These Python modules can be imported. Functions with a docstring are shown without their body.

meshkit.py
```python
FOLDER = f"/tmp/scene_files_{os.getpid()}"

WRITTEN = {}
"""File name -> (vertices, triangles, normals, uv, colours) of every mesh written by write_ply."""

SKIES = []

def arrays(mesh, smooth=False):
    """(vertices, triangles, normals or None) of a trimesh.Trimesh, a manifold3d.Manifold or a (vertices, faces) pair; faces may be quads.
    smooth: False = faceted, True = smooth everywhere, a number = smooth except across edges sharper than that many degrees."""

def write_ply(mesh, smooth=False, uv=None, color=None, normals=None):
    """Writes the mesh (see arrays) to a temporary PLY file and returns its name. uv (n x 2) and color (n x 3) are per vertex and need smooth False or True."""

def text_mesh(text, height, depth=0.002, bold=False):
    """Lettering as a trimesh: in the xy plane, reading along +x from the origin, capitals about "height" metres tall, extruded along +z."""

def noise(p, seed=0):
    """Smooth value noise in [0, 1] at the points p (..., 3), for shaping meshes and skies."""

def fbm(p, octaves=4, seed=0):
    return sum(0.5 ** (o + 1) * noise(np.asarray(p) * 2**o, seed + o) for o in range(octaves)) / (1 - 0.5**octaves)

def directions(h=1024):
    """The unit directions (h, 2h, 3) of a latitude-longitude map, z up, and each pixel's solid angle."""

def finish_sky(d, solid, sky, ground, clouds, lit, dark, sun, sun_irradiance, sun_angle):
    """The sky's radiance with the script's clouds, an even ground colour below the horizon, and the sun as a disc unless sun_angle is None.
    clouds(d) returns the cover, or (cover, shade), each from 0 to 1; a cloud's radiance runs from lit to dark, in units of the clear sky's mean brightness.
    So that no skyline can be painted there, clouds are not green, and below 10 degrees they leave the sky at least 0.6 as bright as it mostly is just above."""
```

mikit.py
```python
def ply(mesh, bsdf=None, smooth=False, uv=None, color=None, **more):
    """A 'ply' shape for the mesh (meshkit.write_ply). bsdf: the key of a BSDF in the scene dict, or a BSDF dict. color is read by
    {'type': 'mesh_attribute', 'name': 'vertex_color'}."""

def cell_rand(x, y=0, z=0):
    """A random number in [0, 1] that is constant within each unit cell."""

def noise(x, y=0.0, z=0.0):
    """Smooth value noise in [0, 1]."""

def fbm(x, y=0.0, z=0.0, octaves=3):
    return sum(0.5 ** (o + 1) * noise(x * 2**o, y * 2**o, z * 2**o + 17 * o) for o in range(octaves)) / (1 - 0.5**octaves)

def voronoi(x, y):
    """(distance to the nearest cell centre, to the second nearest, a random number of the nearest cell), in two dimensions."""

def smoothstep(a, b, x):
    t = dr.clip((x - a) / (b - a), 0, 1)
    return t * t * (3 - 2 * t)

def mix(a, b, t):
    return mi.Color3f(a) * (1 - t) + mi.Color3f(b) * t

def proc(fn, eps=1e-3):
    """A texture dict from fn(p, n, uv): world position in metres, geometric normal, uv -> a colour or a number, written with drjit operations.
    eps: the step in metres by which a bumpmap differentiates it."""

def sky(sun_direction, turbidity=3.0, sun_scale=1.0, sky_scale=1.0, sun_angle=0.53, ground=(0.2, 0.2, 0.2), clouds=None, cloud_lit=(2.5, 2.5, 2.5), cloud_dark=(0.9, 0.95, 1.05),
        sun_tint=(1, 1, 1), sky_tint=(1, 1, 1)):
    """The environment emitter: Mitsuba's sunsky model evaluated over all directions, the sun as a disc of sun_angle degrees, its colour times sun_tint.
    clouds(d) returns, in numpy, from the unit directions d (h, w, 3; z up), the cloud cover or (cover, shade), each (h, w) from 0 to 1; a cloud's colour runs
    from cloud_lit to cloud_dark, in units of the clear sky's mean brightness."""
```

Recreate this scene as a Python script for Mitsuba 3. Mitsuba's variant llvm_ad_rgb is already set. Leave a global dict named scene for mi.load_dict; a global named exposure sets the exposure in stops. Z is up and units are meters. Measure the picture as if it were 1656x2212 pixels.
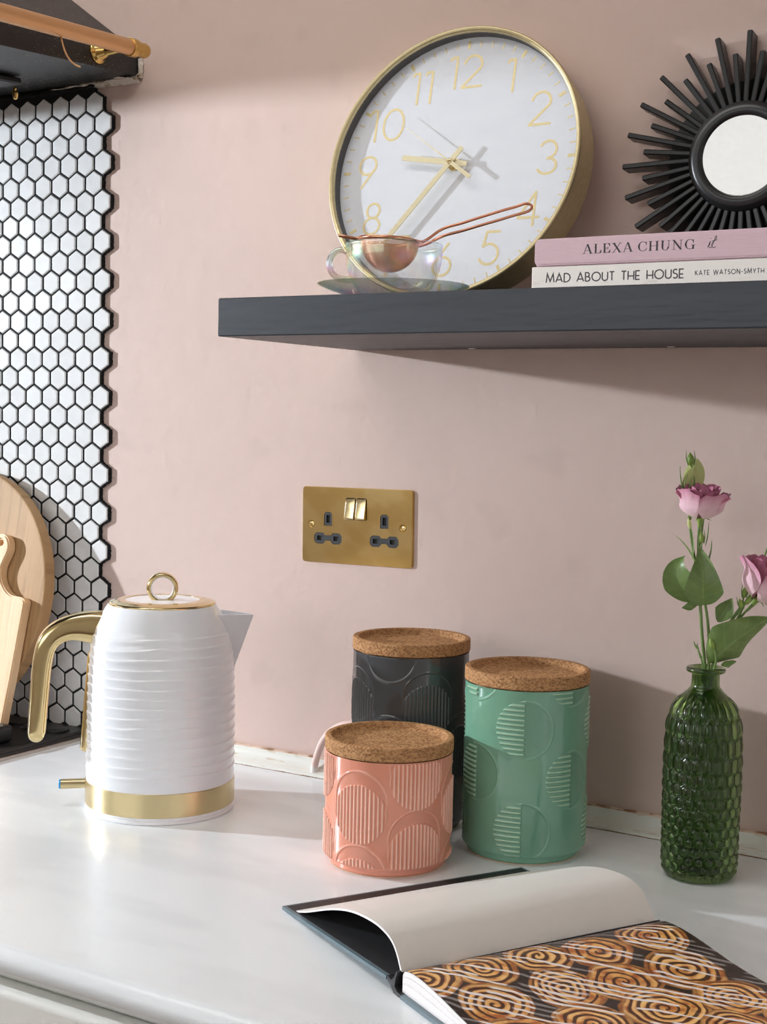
import math, random
import numpy as np, trimesh, mitsuba as mi, drjit as dr, mikit, meshkit
import manifold3d as m3
from shapely.geometry import Polygon, LineString, Point, box as sbox
from shapely.ops import unary_union
from shapely import affinity
from mikit import ply, proc, noise, fbm, smoothstep, mix, cell_rand, voronoi
T = mi.ScalarTransform4f
random.seed(5); np.random.seed(5)
scene, labels = {}, {}
PI = math.pi
A = lambda *v: np.array(v, float)

# ------------------------------------------------------------------ camera, sky, lamp, exposure
# worktop surface is z = 0, the pink wall is the plane y = 0, floor at z = -0.9
CAM = A(.82754, -1.32306, .40674)
FWD = A(-.513639, .855496, -.065593); UP = A(-.052556, .044934, .997607)
scene['camera'] = {'type': 'perspective', 'fov': 2*math.degrees(math.atan(828/3012.12)), 'fov_axis': 'x', 'near_clip': .05, 'far_clip': 100.,
                   'to_world': T().look_at(origin=CAM.tolist(), target=(CAM+FWD).tolist(), up=UP.tolist())}
exposure = 4.62
scene['sky'] = mikit.sky((.3, -.6, .7), sun_scale=0.0, clouds=lambda d: (np.ones(d.shape[:2]), .15*np.ones(d.shape[:2])), cloud_lit=(1.12, 1.13, 1.13), cloud_dark=(.94, .94, .94), ground=(.3, .3, .28))
LAMP_POS = A(-2.18, -1.07, .775); LAMP_AIM = A(-.35, 0, .33); LAMP_R = .035; LAMP_L = (184., 199., 216.)  # unseen lamp on the left, placed to cast the shelf and kettle shadows
CEIL_LO, CEIL_HI = A(-1.15, -.86, 1.53), A(.35, -.60, 1.6); CEIL_L = (.25, .243, .232)  # unseen lamp overhead, placed and tuned to brighten upper wall and worktop

# ------------------------------------------------------------------ helpers
def put(key, mesh, bsdf, smooth=35, label=None, cat=None, group=None, kind=None, **kw):
    k, n = key, 0
    while k in scene: n += 1; k = f'{key}_{n:03d}'
    scene[k] = mesh if isinstance(mesh, dict) else ply(mesh, bsdf, smooth=smooth, **kw)
    e = {}
    if label: e['label'] = label
    if cat: e['category'] = cat
    if group: e['group'] = group
    if kind: e['kind'] = kind
    if e: labels[k] = e
    return k
def tag(key, label, cat, group=None, kind=None):
    labels[key] = {'label': label, 'category': cat}
    if group: labels[key]['group'] = group
    if kind: labels[key]['kind'] = kind
def cat_(*ms): return trimesh.util.concatenate([m for m in ms])
def lathe(prof, n=96, centre=(0, 0, 0), close=True):
    """profile of (r, z) from bottom axis to top axis, outward surface on the right when going up"""
    prof = np.array(prof, float); m = len(prof)
    a = np.arange(n)*2*PI/n
    v = np.stack([prof[:, None, 0]*np.cos(a), prof[:, None, 0]*np.sin(a), np.repeat(prof[:, 1:2], n, 1)], -1).reshape(-1, 3)+A(*centre)
    i, j = np.meshgrid(np.arange(m-1), np.arange(n), indexing='ij'); k = (j+1) % n
    q = np.stack([i*n+j, i*n+k, (i+1)*n+k, (i+1)*n+j], -1).reshape(-1, 4)
    f = np.vstack([q[:, [0, 1, 2]], q[:, [0, 2, 3]]])
    t = trimesh.Trimesh(v, f, process=False); t.merge_vertices(); t.update_faces(t.nondegenerate_faces())
    return t
def rz(pts, r, seg=4):
    """round the corners of an open (r,z) profile"""
    pts = [A(*p[:2]) for p in pts]; rr = r if isinstance(r, (list, tuple)) else [0]+[r]*(len(pts)-2)+[0]
    out = [pts[0]]
    for k in range(1, len(pts)-1):
        p0, p1, p2 = pts[k-1], pts[k], pts[k+1]; d0, d2 = p0-p1, p2-p1
        l0, l2 = np.linalg.norm(d0), np.linalg.norm(d2); q = min(rr[k], .45*l0, .45*l2)
        if q <= 0: out.append(p1); continue
        a, b = p1+d0/l0*q, p1+d2/l2*q
        for t in np.linspace(0, 1, seg+1): out.append((1-t)**2*a+2*t*(1-t)*p1+t*t*b)
    out.append(pts[-1]); return out
def grid(P, wrap_u=False, wrap_v=False):
    """P (nu, nv, 3) -> triangles"""
    nu, nv = P.shape[:2]
    i, j = np.meshgrid(np.arange(nu if wrap_u else nu-1), np.arange(nv if wrap_v else nv-1), indexing='ij')
    i2, j2 = (i+1) % nu, (j+1) % nv
    f = np.concatenate([np.stack([i*nv+j, i2*nv+j, i2*nv+j2], -1).reshape(-1, 3), np.stack([i*nv+j, i2*nv+j2, i*nv+j2], -1).reshape(-1, 3)])
    return trimesh.Trimesh(P.reshape(-1, 3), f, process=False)
def spline(pts, n):
    pts = np.array(pts, float)
    from scipy.interpolate import CubicSpline
    t = np.r_[0, np.cumsum(np.linalg.norm(np.diff(pts[:, :3], axis=0), axis=1))]
    return CubicSpline(t, pts)(np.linspace(0, t[-1], n))
def tube(path, r, n=14, ref=(0, 0, 1), r2=None, cap=True, closed=False):
    """swept ellipse: half width r along the normal in the plane of ref, r2 across; rounded ends"""
    P = np.array(path, float); m = len(P); r = np.broadcast_to(np.asarray(r, float), m).copy(); r2 = r.copy() if r2 is None else np.broadcast_to(np.asarray(r2, float), m).copy()
    d = np.gradient(P, axis=0) if not closed else np.roll(P, -1, 0)-np.roll(P, 1, 0)
    d /= np.linalg.norm(d, axis=1, keepdims=True)
    if cap and not closed:
        k = 5; s = np.linspace(0, PI/2, k+1)
        e0, e1 = min(r[0], r2[0]), min(r[-1], r2[-1])
        P = np.vstack([[P[0]-d[0]*e0*math.cos(x) for x in s[:-1]], P, [P[-1]+d[-1]*e1*math.cos(x) for x in s[:-1][::-1]]])
        d = np.vstack([[d[0]]*k, d, [d[-1]]*k])
        sc = np.maximum(np.sin(s[:-1]), .02)
        r, r2 = (np.r_[x[0]*sc, x, x[-1]*sc[::-1]] for x in (r, r2))
    b = np.cross(d, A(*ref)); b /= np.linalg.norm(b, axis=1, keepdims=True)+1e-12; nn = np.cross(b, d)
    a = np.arange(n)*2*PI/n
    V = P[:, None]+r[:, None, None]*np.cos(a)[None, :, None]*nn[:, None]+r2[:, None, None]*np.sin(a)[None, :, None]*b[:, None]
    g = grid(V, wrap_u=closed, wrap_v=True)
    if not closed:
        v = np.vstack([g.vertices, P[0], P[-1]]); m = len(P); j = np.arange(n); k = (j+1) % n
        f = np.vstack([g.faces, np.stack([0*j+m*n, j, k], -1), np.stack([0*j+m*n+1, (m-1)*n+k, (m-1)*n+j], -1)])
        g = trimesh.Trimesh(v, f, process=False)
    if g.volume < 0: g.invert()
    return g
def cbox(lo, hi, c=.001):
    """chamfered box"""
    lo, hi = A(*lo), A(*hi); c = min(c, *((hi-lo)*.45)); pts = []
    for x in (0, 1):
        for y in (0, 1):
            for z in (0, 1):
                p = np.where([x, y, z], hi, lo); s = np.where([x, y, z], -1, 1)*c
                for k in range(3): q = p+s; q[k] = p[k]; pts.append(q)
    return trimesh.convex.convex_hull(np.array(pts))
def plain(lo, hi): b = trimesh.creation.box(extents=A(*hi)-A(*lo)); b.apply_translation((A(*lo)+A(*hi))/2); return b
def rbox(lo, hi, r, n=3):
    lo, hi = A(*lo)+r, A(*hi)-r; s = trimesh.creation.icosphere(subdivisions=n-1, radius=r).vertices
    return trimesh.convex.convex_hull(np.vstack([s+A(x, y, z) for x in (lo[0], hi[0]) for y in (lo[1], hi[1]) for z in (lo[2], hi[2])]))
def polys(g): return [p for p in getattr(g, 'geoms', [g]) if p.geom_type == 'Polygon' and p.area > 1e-12]
def extrude(poly, h):
    return cat_(*[trimesh.creation.extrude_polygon(p, h, engine='earcut') for p in polys(poly)])
def frame(mesh, o, ex, ey, ez):
    M = np.eye(4); M[:3, 0], M[:3, 1], M[:3, 2], M[:3, 3] = ex, ey, ez, o
    mesh = mesh.copy(); mesh.apply_transform(M); return mesh
def bevel_plate(poly, h, b, steps=2):
    """plate from z=0 to h with a bevelled upper edge"""
    ms = [extrude(poly, h-b)]
    for k in range(steps):
        t0, t1 = k/steps, (k+1)/steps
        q = poly.buffer(-b*(1-math.cos((t1)*PI/2)), join_style=1); e = extrude(q, b*(math.sin(t1*PI/2)-math.sin(t0*PI/2))); e.apply_translation((0, 0, h-b+b*math.sin(t0*PI/2))); ms.append(e)
    return cat_(*ms)
def ring_prism(loop, h, bev):
    """convex loop (n,2) raised to h with bevel bev: cheap tile"""
    loop = np.array(loop); c = loop.mean(0); n = len(loop)
    sh = lambda q: c+(loop-c)*(1-q/np.linalg.norm(loop-c, axis=1).mean())
    L = [np.c_[loop, np.zeros(n)], np.c_[loop, np.full(n, h-bev)], np.c_[sh(bev*.35), np.full(n, h-bev*.3)], np.c_[sh(bev), np.full(n, h)]]
    v = np.vstack(L+[[[*c, h]]]); f = []
    for k in range(3):
        for j in range(n):
            a, b, d, e = k*n+j, k*n+(j+1) % n, (k+1)*n+(j+1) % n, (k+1)*n+j; f += [[a, b, d], [a, d, e]]
    f += [[3*n+j, 3*n+(j+1) % n, 4*n] for j in range(n)]
    return trimesh.Trimesh(v, f, process=False)
def man(t): return m3.Manifold(m3.Mesh(np.asarray(t.vertices, np.float32), np.asarray(t.faces, np.uint32)))
def unman(m): q = m.to_mesh(); return trimesh.Trimesh(q.vert_properties[:, :3], q.tri_verts, process=False)
def arc(cx, cy, rx, ry, a0, a1, n=20): t = np.radians(np.linspace(a0, a1, n)); return [(cx+rx*math.cos(x), cy+ry*math.sin(x)) for x in t]

# ------------------------------------------------------------------ materials
def srgb(r, g, b):
    f = lambda c: c/12.92 if c <= .04045 else ((c+.055)/1.055)**2.4
    return [f(r/255), f(g/255), f(b/255)]
def C(r, g, b): return {'type': 'rgb', 'value': srgb(r, g, b)}
def M(name, col, rough=.5, metal=0., spec=.5, two=True, **kw):
    d = {'type': 'principled', 'base_color': col if isinstance(col, dict) else {'type': 'rgb', 'value': col}, 'roughness': rough, 'metallic': metal, 'specular': spec, **kw}
    scene['mat_'+name] = {'type': 'twosided', 'bsdf': d} if two else d
    return 'mat_'+name
def Mb(name, col, fn, scale, eps=5e-4, **kw):
    M(name, col, **kw); d = scene['mat_'+name]['bsdf']
    scene['mat_'+name] = {'type': 'twosided', 'bsdf': {'type': 'bumpmap', 'scale': scale, 'arbitrary': proc(fn, eps), 'bsdf': d}}
    return 'mat_'+name
def c3(r, g, b): return mi.Color3f(*srgb(r, g, b))

PINK = srgb(211, 188, 179)
def wall_col(p, n, uv):
    t = fbm(p.x*6, p.y*6, p.z*6, 3); s = smoothstep(.62, .8, fbm(p.x*23+3, 1.7, p.z*19, 3))
    return mix(PINK, [c*.93 for c in PINK], t)*(1-.05*s)
def wall_bump(p, n, uv):
    return 1.0*fbm(p.x*420, p.z*420, 1.3, 2)+2.4*fbm(p.x*60, p.z*45, 4., 3)+.9*smoothstep(.74, .84, fbm(p.x*75+9, p.z*50, 2., 3))
Mb('pink_wall', proc(wall_col), wall_bump, .00015, rough=.62, spec=.25)
M('white_wall', C(226, 224, 220), .8, spec=.2)
M('floor', C(122, 104, 88), .6, spec=.3)
M('worktop', proc(lambda p, n, uv: mix(srgb(224, 228, 230), srgb(217, 221, 223), smoothstep(.35, .7, fbm(p.x*9, p.y*26, 0, 3)))), .27, spec=.5)
M('cabinet', C(232, 232, 227), .4)
M('trim', proc(lambda p, n, uv: mix(srgb(228, 229, 222), srgb(196, 180, 150), .55*smoothstep(.6, .78, fbm(p.x*55, p.z*240, p.y*200, 3)))), .35)
M('grime', C(120, 88, 62), .9)
M('grout', C(30, 31, 32), .85, spec=.2)
M('tile', proc(lambda p, n, uv: mix(srgb(226, 227, 227), srgb(217, 218, 218), fbm(p.x*60, p.y, p.z*60, 2))), .16, spec=.5)
M('tile_b', C(222, 223, 223), .2)
def hood_col(p, n, uv):
    s = smoothstep(.78, .86, noise(p.x*900, p.y*900, p.z*900))*smoothstep(.3, .6, fbm(p.x*20, p.y*20, p.z*20, 2))
    return mix(srgb(31, 32, 34), srgb(150, 140, 130), .6*s)
M('hood', proc(hood_col), .42)
M('hood_dark', C(30, 30, 31), .5)
M('sealant', proc(lambda p, n, uv: mix(srgb(206, 199, 190), srgb(150, 128, 100), smoothstep(.45, .7, fbm(p.x*90, p.y*90, p.z*90, 3)))), .7)
M('copper_rail', C(216, 168, 120), .36, metal=.7)
M('brass', C(214, 178, 108), .2, metal=1.)
M('gold_polished', C(226, 204, 152), .12, metal=1.)
M('gold_switch', C(246, 228, 178), .12, metal=1.)
def socket_col(p, n, uv): return mix(srgb(226, 196, 134), srgb(212, 178, 112), smoothstep(.35, .7, fbm(p.x*30+p.z*18, p.z*40, 2., 3)))
M('gold_plate', proc(socket_col), .2, metal=1.)
M('gold_brushed', C(212, 194, 150), .27, metal=1.)
M('gold_satin', proc(lambda p, n, uv: mix(srgb(206, 192, 152), srgb(196, 180, 138), noise(p.x*300, p.y*300, p.z*300))), .38, metal=.75)
M('gold_print', C(214, 198, 150), .45, metal=.35)
M('gold_hand', C(212, 202, 168), .4, metal=.5)
M('kettle_white', C(230, 233, 238), .1, spec=.5, clearcoat=.8, clearcoat_gloss=.985)
M('plastic_white', C(232, 233, 236), .25)
M('blue', C(70, 150, 205), .3)
M('black', C(28, 28, 29), .35)
M('black_matte', C(24, 24, 25), .6)
M('black_satin', C(27, 28, 29), .32)
M('steel', C(190, 186, 180), .3, metal=1.)
def cork_col(p, n, uv):
    g = noise(p.x*1100, p.y*1100, p.z*1100); h = noise(p.x*520+9, p.y*520, p.z*520); l = fbm(p.x*240, p.y*240, p.z*240, 2)
    c = mix(mix(srgb(184, 140, 98), srgb(158, 114, 76), smoothstep(.3, .7, h)), srgb(204, 164, 122), .6*smoothstep(.62, .85, g))
    return mix(c, srgb(92, 60, 40), .7*smoothstep(.64, .82, noise(p.x*760, p.y*760, p.z*760+5))*smoothstep(.35, .6, l))
def cork_bump(p, n, uv): return fbm(p.x*700, p.y*700, p.z*700, 2)
Mb('cork', proc(cork_col, 2e-4), cork_bump, .0012, eps=3e-4, rough=.85, spec=.2)
VC = {'type': 'mesh_attribute', 'name': 'vertex_color'}
M('glaze', VC, .09, spec=.6, clearcoat=.6, clearcoat_gloss=.985)
M('cream', C(222, 200, 176), .8)
scene['mat_green_glass'] = {'type': 'roughdielectric', 'distribution': 'ggx', 'alpha': .025, 'int_ior': 1.5, 'ext_ior': 1.0, 'specular_transmittance': {'type': 'rgb', 'value': [.48, .62, .35]}}
scene['mat_clear_shell'] = {'type': 'dielectric', 'int_ior': 1.5, 'ext_ior': 1.0}
scene['mat_pane'] = {'type': 'thindielectric', 'int_ior': 1.3}
def irid(p, n, uv):
    t = fbm(p.x*28, p.y*28, p.z*36, 2)*2.4+p.z*22
    w = lambda o: .5+.5*dr.cos(6.2832*(t+o))
    return mi.Color3f(.55+.45*w(0.), .55+.45*w(.33), .55+.45*w(.62))
scene['mat_iridescent'] = {'type': 'blendbsdf', 'weight': .07, 'a': {'type': 'thindielectric', 'int_ior': 1.5, 'specular_transmittance': {'type': 'rgb', 'value': [.95, .95, .94]}},
                           'b': {'type': 'twosided', 'bsdf': {'type': 'roughconductor', 'alpha': .12, 'specular_reflectance': proc(irid)}}}
scene['mat_iridescent_thick'] = {'type': 'blendbsdf', 'weight': .07, 'a': {'type': 'thindielectric', 'int_ior': 1.5, 'specular_transmittance': {'type': 'rgb', 'value': [.90, .91, .90]}},
                           'b': {'type': 'twosided', 'bsdf': {'type': 'roughconductor', 'alpha': .15, 'specular_reflectance': proc(irid)}}}
M('copper', C(232, 166, 134), .2, metal=1.)
M('copper_mesh', C(238, 180, 152), .38, metal=.85)
scene['mat_mirror'] = {'type': 'twosided', 'bsdf': {'type': 'conductor', 'material': 'none', 'specular_reflectance': {'type': 'rgb', 'value': .86}}}
M('dial', proc(lambda p, n, uv: mix(srgb(218, 221, 227), srgb(210, 214, 221), fbm(p.x*22, p.y*22, p.z*60, 3))), .5)
def shelf_col(p, n, uv):
    return mix(srgb(50, 55, 63), srgb(41, 45, 52), fbm(p.x*8, p.y*60, p.z*120, 3))
Mb('shelf', proc(shelf_col), lambda p, n, uv: fbm(p.x*40, p.y*260, p.z*260, 3), .0003, rough=.42, spec=.45)
def cloth(p, n, uv):
    w = .5+.25*dr.sin(p.x*9000)+.25*dr.sin(p.z*9000); t = fbm(p.x*120, p.y*400, p.z*900, 3)
    return mix(srgb(218, 192, 199), srgb(198, 168, 176), .55*t+.3*w)
M('pink_cloth', proc(cloth, 1e-4), .8, spec=.2, sheen=.3)
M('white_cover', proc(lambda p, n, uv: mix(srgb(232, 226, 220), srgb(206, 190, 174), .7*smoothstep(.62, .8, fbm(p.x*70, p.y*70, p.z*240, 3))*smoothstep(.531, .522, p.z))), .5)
M('paper_edge', proc(lambda p, n, uv: mix(srgb(236, 232, 224), srgb(206, 200, 190), cell_rand(dr.floor(p.z*2200)))), .8)
M('ink', C(66, 60, 62), .6)
M('ink_black', C(38, 30, 36), .6)
def wood(c1, c2, c3_, sx, knots=0.):
    def f(p, n, uv):
        w = uv.x*sx+.9*fbm(uv.x*9, uv.y*2.2, .5, 3)*1.6
        g = .5+.5*dr.sin(w*6.2832); h = fbm(uv.x*260, uv.y*12, 2., 3)
        return mix(mix(srgb(*c1), srgb(*c2), g*.8), srgb(*c3_), .55*smoothstep(.45, .75, h))
    return f
def board_col(p, n, uv):
    # two glued boards with different grain
    side = smoothstep(-.0005, .0005, uv.x-.038)
    a = wood((192, 162, 122), (168, 136, 98), (142, 108, 74), 30.)(p, n, uv); b = wood((186, 150, 108), (174, 138, 96), (148, 112, 76), 9.)(p, n, uv)
    return a*(1-side)+b*side
M('wood_round', proc(board_col), .55, spec=.3)
M('wood_pale', proc(wood((238, 208, 170), (232, 198, 156), (220, 182, 138), 22.)), .5, spec=.3)
def leaf_col(a, b):
    def f(p, n, uv):
        v = dr.abs(uv.x-.5)*2; vein = smoothstep(.06, .0, v); side = smoothstep(.9, 1., .5+.5*dr.cos((uv.y*7-v*1.3)*6.2832))
        return mix(mix(srgb(*a), srgb(*b), fbm(p.x*90, p.y*90, p.z*90, 3)), srgb(150, 176, 110), .35*vein+.12*side)
    return f
M('leaf', proc(leaf_col((86, 112, 56), (120, 144, 80))), .4, spec=.45)
M('leaf_pale', proc(leaf_col((190, 198, 122), (202, 208, 140))), .45)
M('stem', proc(lambda p, n, uv: mix(srgb(122, 148, 84), srgb(96, 124, 66), fbm(p.x*200, p.y*200, p.z*40, 2))), .45)
M('bud', proc(lambda p, n, uv: mix(srgb(150, 172, 84), srgb(110, 140, 60), fbm(p.x*260, p.y*260, p.z*90, 2))), .45)
M('petal', VC, .6, spec=.2, sheen=.2)
M('page', proc(lambda p, n, uv: mix(srgb(218, 214, 208), srgb(160, 160, 164), .75*page_text(uv))), .38, spec=.4)
def page_text(uv):
    # small rows of faded notes along the outer edge of the page (uv in metres: x from spine, y along spine)
    row = .5+.5*dr.sin(uv.y*6.2832/.0016*.5); ln = smoothstep(.55, .75, row)
    col = smoothstep(.118, .122, uv.x)*smoothstep(.158-.014*cell_rand(dr.floor(uv.y/.0032)), .152-.014*cell_rand(dr.floor(uv.y/.0032)), uv.x)
    blocks = smoothstep(.45, .5, .5+.5*dr.sin(uv.y*6.2832/.028))*smoothstep(.085, .09, uv.y)*smoothstep(.222, .216, uv.y)
    return ln*col*blocks*smoothstep(.35, .5, noise(uv.x*900, uv.y*600))
BUNS = [(.0275, .0488, .026), (.0269, .0986, .026), (.0376, .1452, .024), (.0314, .2002, .027), (.0756, .0893, .028), (.0809, .1355, .026), (.0832, .1901, .028),
        (.0748, .0313, .027), (.1233, .1368, .029), (.1282, .193, .027), (.123, .0773, .029), (.118, .022, .028), (.165, .110, .028), (.168, .165, .027), (.165, .05, .028), (.028, .002, .025), (.17, .215, .026)]
def buns_col(p, n, uv):
    x, y = uv.x, uv.y
    wx, wy = x+.007*(fbm(x*60, y*60, 3., 2)-.5), y+.007*(fbm(x*60, y*60, 9., 2)-.5)
    col = mi.Color3f(mix(srgb(30, 22, 20), srgb(58, 42, 36), fbm(x*120, y*120, 1., 3)))
    on = mi.Float(0)
    for k, (bx, by, r0) in enumerate(BUNS):
        r = r0*1.04; dx, dy = wx-bx, (wy-by)*(1+.12*math.sin(k*2.1)); d = dr.sqrt(dx*dx+dy*dy); a = dr.atan2(dy, dx)
        pt = .0066+.0008*math.sin(k*1.3); ph = d/pt-a/6.2832+.37*k; fr = ph-dr.floor(ph)
        nz = fbm(x*170+k*3, y*170, 2., 3); big = fbm(x*55+k, y*55+k, 4., 2)
        dough = mix(srgb(232, 172, 98), srgb(176, 98, 44), smoothstep(.25, .75, nz)); dough = mix(dough, srgb(246, 206, 142), .7*smoothstep(.5, .75, fr)*smoothstep(1., .8, fr)*smoothstep(.35, .6, big))
        lw = .10+.16*big
        c = mix(dough, srgb(62, 30, 16), .95*smoothstep(lw+.07, lw-.03, dr.abs(fr-.2))*smoothstep(r*.99, r*.86, d))
        c = mix(c, srgb(116, 60, 28), .7*smoothstep(r*.8, r*1.03, d))
        inside = smoothstep(r*1.03, r*.98, d)
        col = mix(col, c, inside); on = dr.maximum(on, inside)
    s = x*.71+y*.70; q = y*.71-x*.70+.009*(fbm(s*16, 2., 1., 2)-.5)+.0025*(fbm(s*90, 5., 1., 2)-.5)
    row = dr.floor(q/.0066); fq = q/.0066-row+.22*(fbm(s*70, row*3.1, 1., 2)-.5)
    wdt = .10+.16*fbm(s*60, row*5.7, 3., 2)
    line = smoothstep(wdt+.06, wdt-.03, dr.abs(fq-.5))
    gap = smoothstep(.44, .50, fbm(s*26+row*1.7, row*3.3, 5., 2))
    return mix(col, srgb(238, 230, 228), .94*line*gap*dr.maximum(on, .25))
M('photo_page', proc(buns_col, 2e-4), .3, spec=.5, clearcoat=.3)
M('cover_teal', C(86, 104, 112), .3, spec=.5)
M('endpaper', C(32, 32, 34), .5)
def page_lines(p, n, uv):
    k = dr.floor(uv.y*46); c = mix(srgb(236, 234, 232), srgb(206, 200, 200), cell_rand(k)); return mix(c, srgb(120, 72, 78), .8*smoothstep(.93, .96, cell_rand(k, 7)))
M('page_block', proc(page_lines), .6)
M('pink_pipe', proc(lambda p, n, uv: mix(srgb(222, 194, 186), srgb(232, 230, 226), smoothstep(.016, .010, p.z+.003*noise(p.x*400, p.z*400)))), .5)

# ------------------------------------------------------------------ room
def room():
    put('wall_back', plain((-3.3, 0, -.9), (2.3, .1, 2.35)), 'mat_pink_wall', False, kind='structure', label='dusty pink painted wall')
    put('wall_left', plain((-3.4, -3.5, -.9), (-3.3, .1, 2.35)), 'mat_white_wall', False, kind='structure')
    put('wall_right', cat_(plain((2.2, -3.5, -.9), (2.3, -1.36, 2.35)), plain((2.2, -1.12, -.9), (2.3, 0, 2.35)), plain((2.2, -1.36, -.9), (2.3, -1.12, .05)), plain((2.2, -1.36, 1.5), (2.3, -1.12, 2.35))), 'mat_white_wall', False, kind='structure')  # slit in this unseen wall is placed for tall highlights on the kettle
    put('ceiling', plain((-3.4, -3.6, 2.35), (2.3, .1, 2.45)), 'mat_white_wall', False, kind='structure')
    put('floor', plain((-3.4, -3.6, -1.0), (2.3, .1, -.9)), 'mat_floor', False, kind='structure')
    X0, X1, Z0, Z1 = -2.4, .6, .35, 2.22
    w = [plain((-3.4, -3.6, -.9), (X0, -3.5, 2.35)), plain((X1, -3.6, -.9), (2.3, -3.5, 2.35)), plain((X0, -3.6, -.9), (X1, -3.5, Z0)), plain((X0, -3.6, Z1), (X1, -3.5, 2.35))]
    put('wall_front', cat_(*w), 'mat_white_wall', False, kind='structure')
    fr = [plain((x-.03, -3.58, Z0), (x+.03, -3.52, Z1)) for x in (X0+.03, -1.45, X1-.03)]+[plain((X0, -3.58, z-.03), (X1, -3.52, z+.03)) for z in (Z0+.03, Z1-.03)]
    put('unseen_window_1', cat_(*fr), 'mat_white_wall', False, kind='structure')  # frame of the unseen window, sized and shifted to light the room
    scene['mat_blind'] = {'type': 'principledthin', 'base_color': {'type': 'rgb', 'value': [.88, .88, .87]}, 'roughness': .8, 'diff_trans': 1.6, 'spec_trans': 0.}
    put('unseen_blind', plain((X0+.02, -3.508, 1.42), (X1-.02, -3.5065, Z1+.02)), 'mat_blind', False, 'white blind out of view behind the viewer, placed to soften the white seen in the mirror', 'blind')  # unseen sheet across the opening, softens what the mirror reflects
room()

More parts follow.
